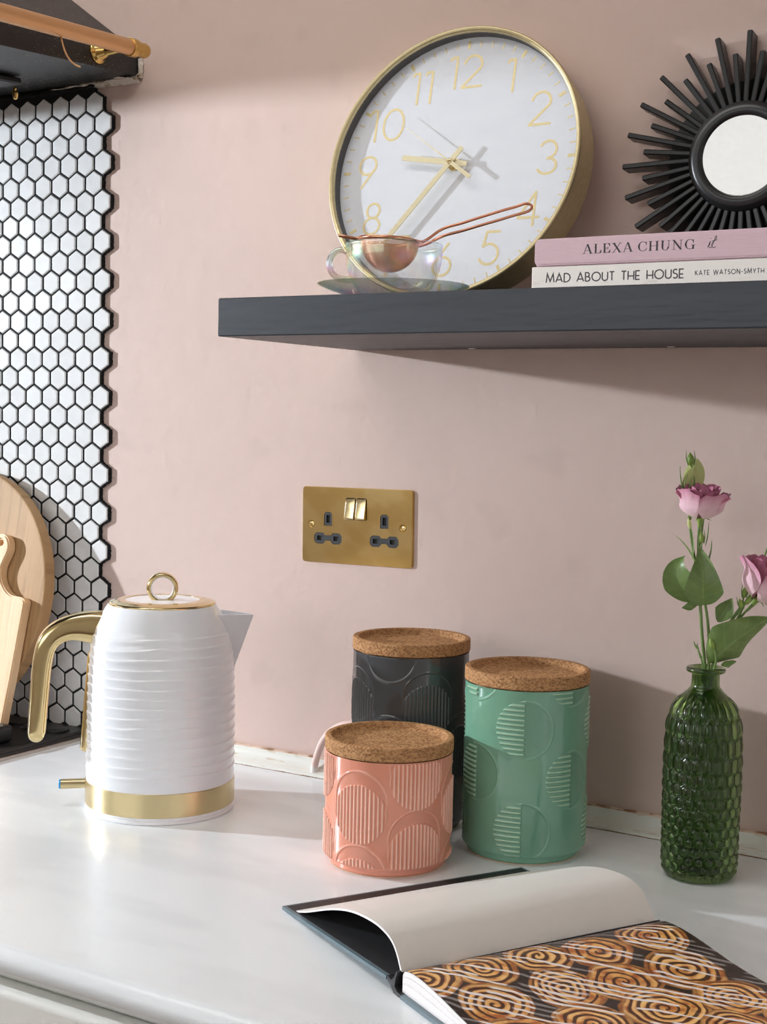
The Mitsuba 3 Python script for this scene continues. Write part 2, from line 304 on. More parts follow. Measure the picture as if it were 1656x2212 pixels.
def worktop():
    # laminated worktop with a rolled front edge
    x0, x1 = -.3735, 2.18
    sec = [(-.0225, 0), (-.572, 0)]+arc_yz(-.572, -.0115, .0115, 90, 262)+[(-.565, -.030), (0, -.030), (0, -.001), (-.0225, -.001)]
    m = extrude(Polygon([(y, z) for y, z in sec]), x1-x0)
    m = frame(m, A(x0, 0, 0), A(0, 1, 0), A(0, 0, 1), A(1, 0, 0))
    put('worktop', m, 'mat_worktop', 25, 'white laminate worktop with a rolled front edge under the kettle, canisters and open book', 'worktop')
    # coved upstand along the wall
    pro = [(0, 0), (-.0222, 0), (-.0222, .0035), (-.0195, .0052)]+[(-.0195+.013*math.sin(t), .0175-.0123*math.cos(t)) for t in np.linspace(.1, 1.3, 6)]+[(-.005, .0165), (-.0038, .0178), (0, .0178)]
    m = frame(extrude(Polygon(pro), x1-x0-.02), A(x0+.02, 0, 0), A(0, 1, 0), A(0, 0, 1), A(1, 0, 0))
    put('trim_1', m, 'mat_trim', 25, kind='structure')
    rng = np.random.RandomState(2); xs = np.linspace(x0+.02, x1-.01, 700)
    def ragged(y0, y1, z0, z1, amp):
        t = z1+amp*(meshkit.fbm(np.stack([xs*60, xs*0, xs*0+z0*90], -1), 3, 4)-.4)
        V = np.stack([np.stack([xs, xs*0+y0, xs*0+z0], -1), np.stack([xs, xs*0+y0, t], -1), np.stack([xs, xs*0+y1, t], -1)], 1)
        return grid(V)
    put('trim_1__sealant', ragged(-.0042, -.0002, .0172, .0188, .0022), 'mat_grime_top', False)
    put('trim_1__joint', ragged(-.0226, -.021, -.0002, .0005, .0009), 'mat_grime', False)
    # base cabinet: carcass and drawer fronts below
    put('base_cabinet__body', plain((x0+.003, -.545, -.88), (x1, -.02, -.0305)), 'mat_cabinet', False)
    k = 0
    for i in range(4):
        a = x0+.004+i*.6; b = a+.596
        d = rbox((a, -.578, -.30), (b, -.556, -.0335), .007)
        put('base_cabinet__drawer', d, 'mat_cabinet', 30)
        if i == 0:
            put('base_cabinet__top_rail', cbox((x0+.003, -.5555, -.05), (x1, -.545, -.0305), .001), 'mat_cabinet', 30)
        put('base_cabinet__door', rbox((a, -.578, -.80), (b, -.556, -.305), .006), 'mat_cabinet', 30)
    tag('base_cabinet', 'white kitchen base unit whose drawer front shows under the worktop edge', 'cabinet')
def arc_yz(cy, cz, r, a0, a1, n=14): return [(cy+r*math.cos(math.radians(t)), cz+r*math.sin(math.radians(t))) for t in np.linspace(a0, a1, n)]
M('grime_top', proc(lambda p, n, uv: mix(srgb(214, 190, 172), srgb(150, 112, 84), smoothstep(.45, .7, fbm(p.x*90, p.z*200, 0, 3)))), .9)
worktop()

def splashback():
    PX, PZ, top = .0287, .02418, .790
    rx, hz = .0287/2-.0017, .0167-.0019          # half width flat to flat, half height apex to apex
    def hexa(cx, cz, g=0.): w, h = rx+g, hz+g*1.1; return [(cx, cz+h), (cx-w, cz+h*.5), (cx-w, cz-h*.5), (cx, cz-h), (cx+w, cz-h*.5), (cx+w, cz+h*.5)]
    cells = []
    for r in range(33):
        x0 = -.3938 if r % 2 == 0 else -.3794
        x0 += .0009*math.sin(r*.8)*.5
        for c in range(20): cells.append((r, c, x0-c*PX+.0002*random.uniform(-1, 1), top-r*PZ+.0002*random.uniform(-1, 1)))
    rng = np.random.RandomState(7)
    g = unary_union([Polygon(hexa(x, z, .0015 if c == 0 else .0024)) for r, c, x, z in cells if c < 3]+[sbox(-.975, .004, -.42, .795), sbox(-.975, .78, -.416, .812), sbox(-.43, .79, -.394, .810)])
    # ragged right edge of the grout
    pts = []
    for poly in polys(g)[:1]:
        ext = poly.exterior; L = ext.length
        for s in np.arange(0, L, .0012):
            q = ext.interpolate(s); j = .0006 if q.x > -.43 else 0
            pts.append((q.x+j*rng.uniform(-1, 1.2), q.y+j*rng.uniform(-1, 1)))
    g = Polygon(pts).buffer(0)
    m = frame(extrude(g, .0050), A(0, 0, 0), A(1, 0, 0), A(0, 0, 1), A(0, -1, 0))
    put('splashback__grout', m, 'mat_grout', False, label='black grout with a ragged edge against the pink wall')
    # loose grout smears below the hood
    xs = np.linspace(-.96, -.393, 120); V = []
    for k, (y, z) in enumerate([(-.0051, .8085), (-.0066, .8105), (-.0064, .8135), (-.002, .8175)]):
        jit = meshkit.noise(np.stack([xs*160, xs*0+k*7, xs*0], -1))*.004
        V.append(np.stack([xs, y-jit*.6, z+.04*0+jit-.002], -1))
    put('splashback__grout_smear', grid(np.array(V)), 'mat_grout', True)
    stuff, cnt = [], 0
    for r, c, x, z in cells:
        loop = [(px, pz) for px, pz in hexa(x, z)]
        m = ring_prism(loop, .0022, .0014)
        tx, tz = rng.uniform(-.0025, .0025, 2)
        m.vertices[:, 2] += (m.vertices[:, 0]-x)*tx*4+(m.vertices[:, 1]-z)*tz*4
        m = frame(m, A(0, -.0046, 0), A(1, 0, 0), A(0, 0, 1), A(0, -1, 0)); m.invert() if m.volume < 0 else None
        if c < 9: put('splashback__tile', m, 'mat_tile' if rng.rand() < .7 else 'mat_tile_b', 20)
        else: stuff.append(m)
    put('splashback__far_tiles', cat_(*stuff), 'mat_tile', 20, kind='stuff')
    tag('splashback', 'white hexagon tile splashback with black grout ending on the pink wall', 'splashback')
splashback()

def hood():
    sec = [(-.3253, .818), (-.3268, .8455), (-.4388, .924), (-.97, 1.296), (-.97, .8135)]
    m = extrude(Polygon(sec), .62)
    m = frame(m, A(0, -.001, 0), A(1, 0, 0), A(0, 0, 1), A(0, -1, 0)); m.invert() if m.volume < 0 else None
    def tilt(v): v = np.array(v, float); v[:, 2] += .072*v[:, 1]; return v
    m.vertices = tilt(m.vertices); put('cooker_hood__canopy', m, 'mat_hood', False)
    p = cbox((-.93, -.55, .8075), (-.437, -.085, .815), .002); p.vertices = tilt(p.vertices); put('cooker_hood__filter_panel', p, 'mat_hood_dark', 30, label='black filter panel under the hood')
    put('cooker_hood__unseen_shade_bar', cbox((-.968, -.62, .779), (-.95, -.002, .83), .001), 'mat_hood_dark', 30)  # bar out of view, placed to shade the wall above the lamp's light edge
    lp = cbox((-.47, -.16, .8062), (-.438, -.105, .8078), .0008); lp.vertices = tilt(lp.vertices)
    # ragged sealant along the wall joint
    rng = np.random.RandomState(3)
    V = []; xs = np.linspace(-.475, -.3235, 80)
    for k in range(5):
        t = k/4; w = .0035+.004*smooth01((xs+.475)/.15); j = meshkit.noise(np.stack([xs*220, xs*0+k*3.1, xs*0], -1))*.0018
        V.append(np.stack([xs, -.0005-.0065*math.sin(t*PI)-j, .8135+.003*(xs+.475)/.15+(t-.5)*w*1.7-.001+j], -1))
    a = grid(np.array(V))
    zs = np.linspace(.815, .838, 30); V = []
    for k in range(4):
        j = meshkit.noise(np.stack([zs*260, zs*0+k*5, zs*0], -1))*.002
        V.append(np.stack([-.3262+.006*k/3+j-.001, -.0005-.005*math.sin(k/3*PI)-j*.5+0*zs, zs], -1))
    b = grid(np.array(V))
    V = []; u = np.linspace(0, 1, 14)
    for k in range(10):
        q = k/9; j = meshkit.noise(np.stack([u*9, u*0+k, u*0], -1))
        V.append(np.stack([-.3265-.034*u*(.6+.4*math.sin(q*PI)), -.002-.012*q-.002*j, .8135+.004*u-.0015*j], -1))
    put('cooker_hood__sealant', cat_(a, b, grid(np.array(V))), 'mat_sealant', False, label='cracked pale sealant smeared along the wall joint')
    tag('cooker_hood', 'black cooker hood canopy in the upper left above the hexagon tiles', 'cooker hood')
    # rail
    p0, p1 = A(-.285, -.0345, .8345), A(-.285, -.60, .802); d = (p0-p1)/np.linalg.norm(p0-p1)
    put('hood_rail__pole', tube([p1, p1*.5+p0*.5, p0-d*.03], .0093, 20, cap=False), 'mat_copper_rail', 40)
    prof = rz([(0, 0), (.0108, 0), (.0108, .010), (.0096, .011), (.0096, .012), (.0085, .014), (.0088, .026), (.0075, .030), (0, .030)], .0008)
    ex = np.cross(A(0, 0, 1), d); ex /= np.linalg.norm(ex); ey = np.cross(d, ex)
    put('hood_rail__end_cap', frame(lathe(prof, 40), p0-d*.032, ex, ey, d), 'mat_brass', 40, label='ringed brass end cap')
    c = p0-d*.040; c2 = A(-.3265, c[1], c[2]-.003)
    prof = rz([(0, 0), (.0135, 0), (.0135, .0025), (.010, .0055), (.0065, .016), (.0062, .036), (0, .036)], .001)
    ez = A(1, 0, .06); ez /= np.linalg.norm(ez); e1 = np.cross(A(0, 1, 0), ez); e1 /= np.linalg.norm(e1)
    put('hood_rail__bracket', frame(lathe(prof, 40), c2, e1, np.cross(ez, e1), ez), 'mat_brass', 40, label='flared brass bracket')
    tag('hood_rail', 'copper and brass hanging rail along the lower edge of the black cooker hood', 'rail')
    q = p0-d*.143
    th = spline([q+A(.0, 0, -.008), q+A(.004, 0, -.020), q+A(.009, .004, -.033), q+A(.019, .010, -.041)], 14)
    put('thread', tube(th, .0011, 8), 'mat_copper_rail', True, 'short pinkish thread dangling from the copper rail', 'thread')
    s = A(-.47, -.165, .787)
    put('hook', tube(spline([A(-.4745, -.060, .806), A(-.4745, -.062, .798), A(-.468, -.066, .7925), A(-.462, -.07, .797)], 14), .0024, 10), 'mat_brass', True, 'small brass hook under the cooker hood at the left edge', 'hook')
def smooth01(t): t = np.clip(t, 0, 1); return t*t*(3-2*t)
hood()

def hob():
    put('hob__body', cbox((-.97, -.60, -.03), (-.3785, -.002, .006), .0025), 'mat_black', 30)
    put('hob__rim', cbox((-.3787, -.60, -.03), (-.3738, -.004, .0035), .0012), 'mat_steel', 30, label='thin steel edge strip')
    put('hob__side_bar', tube([A(-.386, -.598, .0062), A(-.386, -.3, .0062), A(-.386, -.006, .0062)], .0035, 12), 'mat_black', 40)
    put('hob__pan_support', cat_(rbox((-.53, -.150, .0062), (-.418, -.112, .027), .005), cbox((-.62, -.140, .016), (-.51, -.116, .025), .002)), 'mat_black', 40, label='black pan support block')
    for k, (x, y) in enumerate([(-.452, -.046), (-.418, -.040), (-.49, -.035)]):
        put('hob__burner_foot', lathe(rz([(.016, .0058), (.016, .009), (.010, .0105), (0, .0105)], .001), 24, (x, y, 0)), 'mat_black', 40)
    # oven body below so the hob stands on the floor
    put('hob__oven_body', cbox((-.965, -.58, -.9), (-.381, -.01, -.03), .003), 'mat_black_satin', 30)
    tag('hob', 'black hob with steel edge left of the white worktop', 'hob')
hob()

def boards():
    LE = .2056; L = A(0, math.sin(LE), math.cos(LE)); N = A(0, -math.cos(LE), math.sin(LE))
    # round board: R, rear face plane through y=-.0971 at z=0
    R, th, cz = .1637, .018, .1681
    c = A(-.5864, -.0754+cz*math.tan(LE), cz)+N*.0012
    prof = rz([(0, 0), (R, 0), (R, th), (0, th)], [0, .003, .003, 0], 3)
    pr = []
    for a, b in zip(prof[:-1], prof[1:]): pr += [a]
    pr.append(prof[-1])
    pr = [pr[0]]+[A(R*t, 0) for t in (.3, .6, .9)]+pr[1:-1]+[A(R*t, th) for t in (.9, .6, .3)]+[pr[-1]]
    m = lathe(pr, 120); uv = m.vertices[:, :2].copy()
    put('round_chopping_board', frame(m, c, A(1, 0, 0), L, N), 'mat_wood_round', False, 'large round wooden chopping board leaning against the hexagon tiles', 'chopping board', uv=uv)
    # paddle board in front
    y0 = -.1084
    o = A(0, y0, 0)
    right = [(-.4484, .0090), (-.4481, .0210), (-.4446, .0925), (-.4419, .1705), (-.4445, .1781), (-.4517, .1804), (-.4663, .1815), (-.4801, .1891), (-.4885, .1999), (-.4915, .2103), (-.4903, .2192), (-.4856, .2311), (-.4836, .2409), (-.4864, .2496), (-.4921, .2555), (-.5011, .2573)]
    cx = -.5011; left = [(2*cx-x, z) for x, z in right[::-1][1:]]
    sm = spline([(x, z, 0) for x, z in right[3:]+left[:-3]], 120)[:, :2]
    P = Polygon(right[:3]+[tuple(q) for q in sm]+left[-3:]).buffer(0).difference(Point(-.4992, .2461).buffer(.0042))
    th = .013
    m = extrude(P.buffer(-.002), th); m2 = extrude(P, th-.003); m2.apply_translation((0, 0, .0015))
    m = cat_(m, m2); uv = m.vertices[:, :2]*A(1, 1)
    put('paddle_board', frame(m, o-N*th, A(1, 0, 0), L, N), 'mat_wood_pale', False, 'pale wooden paddle board with a hole in its handle in front of the round board', 'chopping board', uv=uv)
boards()

def kettle():
    K = A(-.1061, -.209, 0); H = A(-.768, -.643, 0); H /= np.linalg.norm(H); Q = A(-H[1], H[0], 0)   # H towards the handle, Q sideways
    hq = lambda u, q, z: K+H*u+Q*q+A(0, 0, z)
    place = lambda m: frame(m, K, H, Q, A(0, 0, 1))
    put('kettle__base_ring', place(lathe(rz([(0, 0), (.0755, 0), (.0768, .001), (.0768, .0035), (.0758, .0042), (.0758, .0050), (.0768, .0056), (.0768, .0075), (.0740, .0075), (.074, .009), (0, .009)], .0005), 128)), 'mat_plastic_white', 40, label='white bottom ring')
    put('kettle__base_band', place(lathe(rz([(.070, .0072), (.0770, .0072), (.0770, .0315), (.070, .0315)], .0006), 160)), 'mat_gold_brushed', 40, label='brushed gold band around the base')
    zr = np.array([.0308, .045, .06, .08, .099, .115, .13, .145, .159, .170, .180, .189, .196, .202, .207, .2105, .2122, .2128])
    rr = np.array([.0762, .0765, .0767, .0767, .0766, .0764, .0760, .0754, .0744, .0731, .0710, .0681, .0649, .0617, .0589, .0566, .0556, .0545])
    from scipy.interpolate import PchipInterpolator
    n, m = 240, 520; z = np.linspace(zr[0], zr[-1], m); r = PchipInterpolator(zr, rr)(z)
    th = np.arange(n)*2*PI/n; Zg, Tg = np.meshgrid(z, th, indexing='ij')
    ph = Zg/.0098+.28*np.sin(Tg+.6)+.16*np.sin(2*Tg+1.9)+.45*(meshkit.fbm(np.stack([np.cos(Tg)*1.6, np.sin(Tg)*1.6, Zg*40], -1), 3, 3)-.5)
    fr = ph-np.floor(ph); band = np.where(fr < .84, (fr/.84)**1.6, 1-(fr-.84)/.16); band = band*band*(3-2*band)
    amp = .0009*smooth01((Zg-.036)/.012)*smooth01((.196-Zg)/.014)
    Rg = r[:, None]+amp*(band-.75)
    V = np.stack([Rg*np.cos(Tg), Rg*np.sin(Tg), Zg], -1)
    put('kettle__body', place(grid(V, wrap_v=True)), 'mat_kettle_white', True, label='glossy white body with hand-thrown ripples')
    put('kettle__lid', place(lathe(rz([(.0548, .2125), (.0552, .2138), (.0540, .2150), (.0465, .2168), (.0385, .2172), (.0385, .2160)], .0006), 128)), 'mat_gold_polished', 40, label='gold lid rim')
    put('kettle__lid__centre', place(lathe([(0, .2162), (.02, .2163), (.0388, .2166)], 96)), 'mat_plastic_white', True, label='white lid centre')
    ring = lambda R, r, ry, cz, nn=96: tube([hq(R*math.cos(t), 0, cz+R*math.sin(t)) for t in np.arange(nn)*2*PI/nn], r, 18, ref=Q, r2=ry, closed=True)
    # knob ring lies in the handle plane
    cz = .2285
    Pn = np.array([hq(.0138*math.cos(t), 0, cz+.0138*math.sin(t)) for t in np.arange(96)*2*PI/96])
    put('kettle__knob', cat_(torus(Pn, hq(0, 0, cz), Q, .0026, .0048), cbox_at(hq, (-.0095, .0095), (-.0046, .0046), (.2150, .2172), .0008)), 'mat_gold_polished', 40, label='gold ring knob')
    Pn = np.array([hq(.0116*math.cos(t), 0, cz+.0116*math.sin(t)) for t in np.arange(96)*2*PI/96])
    put('kettle__knob__liner', torus(Pn, hq(0, 0, cz), Q, .0010, .0040), 'mat_plastic_white', 40, label='white inside of the ring')
    # handle: flared at the body, tapering to a free rounded end
    ctr = spline([(.045, .1865, 0), (.070, .1880, 0), (.0945, .1865, 0), (.1120, .1760, 0), (.1190, .1580, 0), (.1222, .1290, 0), (.1243, .1000, 0), (.1257, .0795, 0)], 60)
    t = np.linspace(0, 1, 60); hr = np.interp(t, [0, .15, .3, .5, .7, 1], [.0185, .0170, .0130, .0108, .0102, .0098]); hw = np.interp(t, [0, .2, .5, 1], [.0150, .0135, .0125, .0118])
    d = np.gradient(ctr[:, :2], axis=0); d /= np.linalg.norm(d, axis=1, keepdims=True)
    n0 = 40; a = np.arange(n0)*2*PI/n0; rows = []
    ks = list(range(60)); ext = [(59, s) for s in np.linspace(0, PI/2, 9)[1:]]
    for k, s in [(k, 0) for k in ks]+ext:
        nrm = A(d[k, 1], -d[k, 0]); nrm = nrm if nrm[0]*1+nrm[1] > 0 else -nrm
        cpt = ctr[k, :2]+d[k]*.011*math.sin(s); sc = max(math.cos(s), .03)
        cr, sr = np.cos(a), np.sin(a); ex = lambda c: np.sign(c)*np.abs(c)**.72
        # inner side is pressed in as a shallow channel
        rad = hr[k]*sc*ex(cr); lat = hw[k]*sc*ex(sr)
        inner = (cr < -.2)*np.exp(-(lat/(hw[k]*.45+1e-6))**2)*.0035*sc*smooth01((k-12)/10)
        rad = rad+inner
        rows.append(np.stack([hq(cpt[0]+nrm[0]*x, y, cpt[1]+nrm[1]*x) for x, y in zip(rad, lat)]))
    m = grid(np.array(rows), wrap_v=True); c = rows[-1].mean(0); v = np.vstack([m.vertices, c]); N0 = len(rows)*n0; j = np.arange(n0)
    m = trimesh.Trimesh(v, np.vstack([m.faces, np.stack([(len(rows)-1)*n0+j, 0*j+N0, (len(rows)-1)*n0+(j+1) % n0], -1)]), process=False)
    put('kettle__handle', m, 'mat_gold_polished', 40, label='polished gold open handle')
    # water gauge frame on the handle side
    g = rbox((.058, -.0135, .0600), (.0822, .0135, .1655), .0055, 3)
    lean = lambda v: np.stack([v[:, 0]-np.interp(v[:, 2], [.06, .12, .165], [0, .0012, .0078]), v[:, 1], v[:, 2]], -1)
    g.vertices = lean(g.vertices); gm = man(g)
    cut = rbox((.0795, -.009, .067), (.095, .009, .152), .002, 2); cut.vertices = lean(cut.vertices)
    put('kettle__gauge', place(unman(gm-man(cut))), 'mat_gold_polished', 30, label='gold water gauge frame')
    # spout: hollow V
    def wedge(off):
        pts = [(-.0945+off*1.5, q, .2005+.0006) for q in (-.0028+off*.6, .0028-off*.6)]+[(-.0745+off, q, .1440+off*2) for q in (-.001, .001)]+[(-.050, s*(.0275-off), .2040) for s in (-1, 1)]+[(-.060, s*(.0215-off), .178) for s in (-1, 1)]+[(-.045, s*.02, .150+off*3) for s in (-1, 1)]
        if off: pts += [(x, q, .215) for x, q, zz in pts if zz > .199]
        return trimesh.convex.convex_hull(np.array(pts))
    w = unman(man(wedge(0))-man(wedge(.0016)))
    put('kettle__spout', place(w), 'mat_kettle_white', 30, label='white pointed spout')
    put('kettle__switch', tube([hq(.070, 0, .0248), hq(.085, 0, .0246), hq(.1015, 0, .0243)], .0050, 24, cap=False), 'mat_gold_brushed', 40, label='gold switch lever')
    put('kettle__switch__tip', frame(lathe(rz([(0, -.0015), (.0048, -.0015), (.0048, .0008), (.0040, .0016), (0, .0016)], .0004), 28), hq(.1022, 0, .0243), Q, A(0, 0, 1), H), 'mat_blue', 40, label='blue tip of the lever')
    tag('kettle', 'white rippled electric kettle with gold handle and gold base band', 'kettle')
def torus(path, centre, ax, r_in, r_ax, n=20):
    """ring with elliptical section: r_in in the ring's plane, r_ax along the axis"""
    P = np.array(path); rad = P-centre; rad /= np.linalg.norm(rad, axis=1, keepdims=True); a = np.arange(n)*2*PI/n
    V = P[:, None]+r_in*np.cos(a)[None, :, None]*rad[:, None]+r_ax*np.sin(a)[None, :, None]*ax
    m = grid(V, wrap_u=True, wrap_v=True); m.invert() if m.volume < 0 else None
    return m
def cbox_at(hq, us, qs, zs, c):
    m = cbox((us[0], qs[0], zs[0]), (us[1], qs[1], zs[1]), c); m.vertices = np.array([hq(*v) for v in m.vertices]); m.invert() if m.volume < 0 else None
    return m
kettle()

def canister(name, cx, cy, Ht, motifs, glaze, pale, ribs, label, nth=720, sc=1.):
    """motifs: (s, z) in metres along the front (s = 0 faces the camera, + to the right); ribs: 'v' striped disc with a shifted ring, 'h' half disc of level ribs"""
    R, lid_h, foot = .0586, .0124, .0075
    az = math.atan2(CAM[1]-cy, CAM[0]-cx)
    zb = Ht-lid_h-.0008
    nz = int((zb-foot)/.00042)
    z = np.linspace(foot, zb, nz); th = np.linspace(-PI, PI, nth, endpoint=False); Zg, Tg = np.meshgrid(z, th, indexing='ij')
    S = Tg*R; D = np.zeros_like(Zg); Rm = .0266
    sm = lambda a, b, x: smooth01((x-a)/(b-a))
    for s, zc, mode in motifs:
        dx, dz = S-s, Zg-zc; d = np.hypot(dx, dz)
        if 'v' in mode:
            ins = sm(Rm+.0004, Rm-.0006, d); rb = (.5+.5*np.cos(2*PI*dx/.0038))
            D = np.where(ins > 0, np.maximum(D*(1-ins), ins*.0013*sm(.25, .8, rb)), D)
        if 'r' in mode or 'v' in mode:
            d2 = np.hypot(dx, dz-.0122); ringv = np.exp(-((d2-Rm)/.0009)**2)*.0006
            step = -.0004*sm(Rm, Rm-.001, d2)
            if 'v' in mode: out = sm(Rm-.0006, Rm+.0006, d); D = D+(ringv*out+ringv*.45*(1-out)) + step*out
            else: D = D+ringv+step
        if 'h' in mode:
            ins = sm(Rm+.0004, Rm-.0006, d); left = sm(.0003, -.0003, dx); rb = .5+.5*np.cos(2*PI*dz/.0045)
            D = D+ins*left*.0013*sm(.3, .85, rb)+(1-left)*(np.exp(-((d-Rm)/.0010)**2)*.0005-ins*.0005)
    D *= sc
    edge = np.minimum(sm(foot, foot+.004, Zg), sm(zb, zb-.002, Zg))
    prof = R-.0022*(1-np.sqrt(np.clip(1-(1-np.clip((Zg-foot)/.004, 0, 1))**2, 0, 1)))
    Rg = prof+D*edge
    V = np.stack([cx+Rg*np.cos(Tg+az), cy+Rg*np.sin(Tg+az), Zg], -1)
    w = np.clip(D*edge/.0013, 0, 1)[..., None]**1.2; n1 = meshkit.fbm(np.stack([np.cos(Tg)*3, np.sin(Tg)*3, Zg*40], -1), 3, 8)[..., None]
    col = A(*srgb(*glaze))*(1-w*.7)*(.94+.12*n1)+A(*srgb(*pale))*w*.7
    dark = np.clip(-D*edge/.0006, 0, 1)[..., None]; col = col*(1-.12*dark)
    put(name+'__body', grid(V, wrap_v=True), 'mat_glaze', True, color=col.reshape(-1, 3))
    f = lathe(rz([(0, .0008), (.0515, .0008), (.0535, .0022), (.0538, foot-.0005), (.0560, foot+.0002), (.0568, foot+.0008)], .0006), 128, (cx, cy, 0))
    put(name+'__body__foot', f, 'mat_glaze', True, color=np.tile(A(*srgb(*glaze)), (len(f.vertices), 1)))
    put(name+'__body__foot_ring', lathe(rz([(.046, 0), (.0522, 0), (.0532, .0009), (.046, .0012)], .0003), 96, (cx, cy, 0)), 'mat_cream', 40, label='unglazed cream foot ring')
    t = Ht; RL = .0594
    lid = rz([(.045, zb-.004), (.0535, zb-.004), (.0538, t-lid_h), (RL, t-lid_h), (RL, t), (.0535, t), (.0512, t-.0062), (.02, t-.0064), (0, t-.0064)], [0, .0005, .0003, .0012, .0018, .0016, .003, 0, 0], 4)
    put(name+'__lid', lathe(lid, 144, (cx, cy, 0)), 'mat_cork', 40, label='cork lid with a sunken dish top')
    tag(name, label, 'canister')
mm = .001
canister('storage_canister', .1824, -.2288, .1180, [(-.0275, .0567, 'v'), (-.0275, -.010, 'v'), (.0280, .0885, 'v'), (.0275, .0230, 'v'), (.083, .0567, 'v'), (.083, -.010, 'v'), (-.083, .0885, 'v'), (-.083, .023, 'v'), (.14, .09, 'v'), (.14, .023, 'v')],
         (216, 142, 118), (238, 196, 176), 'v', 'short salmon pink ceramic canister with cork lid, the front one of the three')
canister('storage_canister', .1346, -.1082, .1898, [(-.065, .1240, 'v'), (-.022, .166, 'r'), (.0185, .1240, 'v'), (-.022, .08, 'v'), (.10, .124, 'v'), (.06, .08, 'v')],
         (62, 65, 68), (92, 96, 99), 'v', 'tall charcoal grey ceramic canister with cork lid at the back of the three', nth=560, sc=.6)
canister('storage_canister', .2709, -.1233, .1759, [(-.001, .127, 'h'), (-.002, .032, 'h'), (-.052, .082, 'h'), (.0465, .079, 'h'), (.0465, .174, 'h'), (-.052, .177, 'h'), (.095, .127, 'h'), (.095, .032, 'h'), (-.10, .127, 'h'), (-.10, .032, 'h')],
         (112, 160, 136), (168, 200, 172), 'h', 'tall sage green ceramic canister with cork lid, ribbed half circles on its side')

def bottle():
    cx, cy = .4379, -.1032; az = math.atan2(CAM[1]-cy, CAM[0]-cx)
    from scipy.interpolate import PchipInterpolator
    zs = [.0005, .002, .006, .012, .03, .06, .102, .134, .1445, .152, .157, .162, .166, .170, .1735, .176, .1845]
    rs = [.0270, .0305, .0330, .0340, .0343, .0347, .0350, .0342, .0326, .0304, .0281, .0245, .0200, .0158, .0131, .0125, .0124]
    f = PchipInterpolator(zs, rs); n, m = 420, 420
    z = np.linspace(zs[0], zs[-1], m); th = np.linspace(0, 2*PI, n, endpoint=False); Zg, Tg = np.meshgrid(z, th, indexing='ij')
    rows = [.007, .0136, .0204, .0289, .0374, .0463, .0548, .0637, .0727, .083, .094, .106, .1224, .139, .1560]
    D = np.zeros_like(Zg); N = 22
    for k, zc in enumerate(rows):
        up = (rows[k+1]-zc) if k < len(rows)-1 else .018; dn = (zc-rows[k-1]) if k else .007
        hh = np.where(Zg > zc, up*.66, dn*.66)
        t = Tg*N/(2*PI)+.5*(k % 2); x = (t-np.floor(t)-.5)*2                 # -1..1 across one lens
        y = np.abs(Zg-zc)/hh
        hexd = np.maximum(np.abs(x)/.92, y+.45*np.abs(x)-.02)
        lens = np.sqrt(np.clip(1-np.clip(hexd/.84, 0, 1)**2, 0, 1))
        rim = np.exp(-((hexd-.97)/.07)**2)
        D = np.maximum(D, .0024*lens+.0008*rim*(hexd < 1.15))
    fade = smooth01((Zg-.003)/.004)*smooth01((.1715-Zg)/.012)
    Rg = f(Zg)-.0018*fade+D*fade
    V = np.stack([cx+Rg*np.cos(Tg+az+.14), cy+Rg*np.sin(Tg+az+.14), Zg], -1)
    body = grid(V, wrap_v=True)
    lip = lathe(rz([(.0124, .1845), (.0128, .1856), (.0168, .1868), (.0178, .1888), (.0170, .1910), (.0140, .1916), (.0112, .1905), (.0105, .188)], .0012), 140, (cx, cy, 0))
    inner = [(.0105, .188)]+[(f(zz)-.0025, zz) for zz in np.linspace(.1835, .008, 50)]+[(.024, .0065), (0, .0075)]
    inn = lathe(inner, 140, (cx, cy, 0)); bot = lathe([(0, .0018), (.016, .0016), (.0235, .0004), (.0270, .0005)], 140, (cx, cy, 0))
    def orient(mh, outward):
        c = mh.triangles_center-A(cx, cy, .09); s = (mh.face_normals*c).sum()
        if (s > 0) != outward: mh.invert()
        return mh
    orient(body, True); orient(inn, False)
    if (bot.face_normals[:, 2].mean() > 0): bot.invert()
    lc = lip.triangles_center; 
    top = np.argmax(lc[:, 2]); lip.invert() if lip.face_normals[top, 2] < 0 else None
    put('glass_bottle', cat_(body, lip, inn, bot), 'mat_green_glass', 50, 'green glass bottle vase with a raised honeycomb pattern holding the pink flowers', 'bottle vase')
bottle()

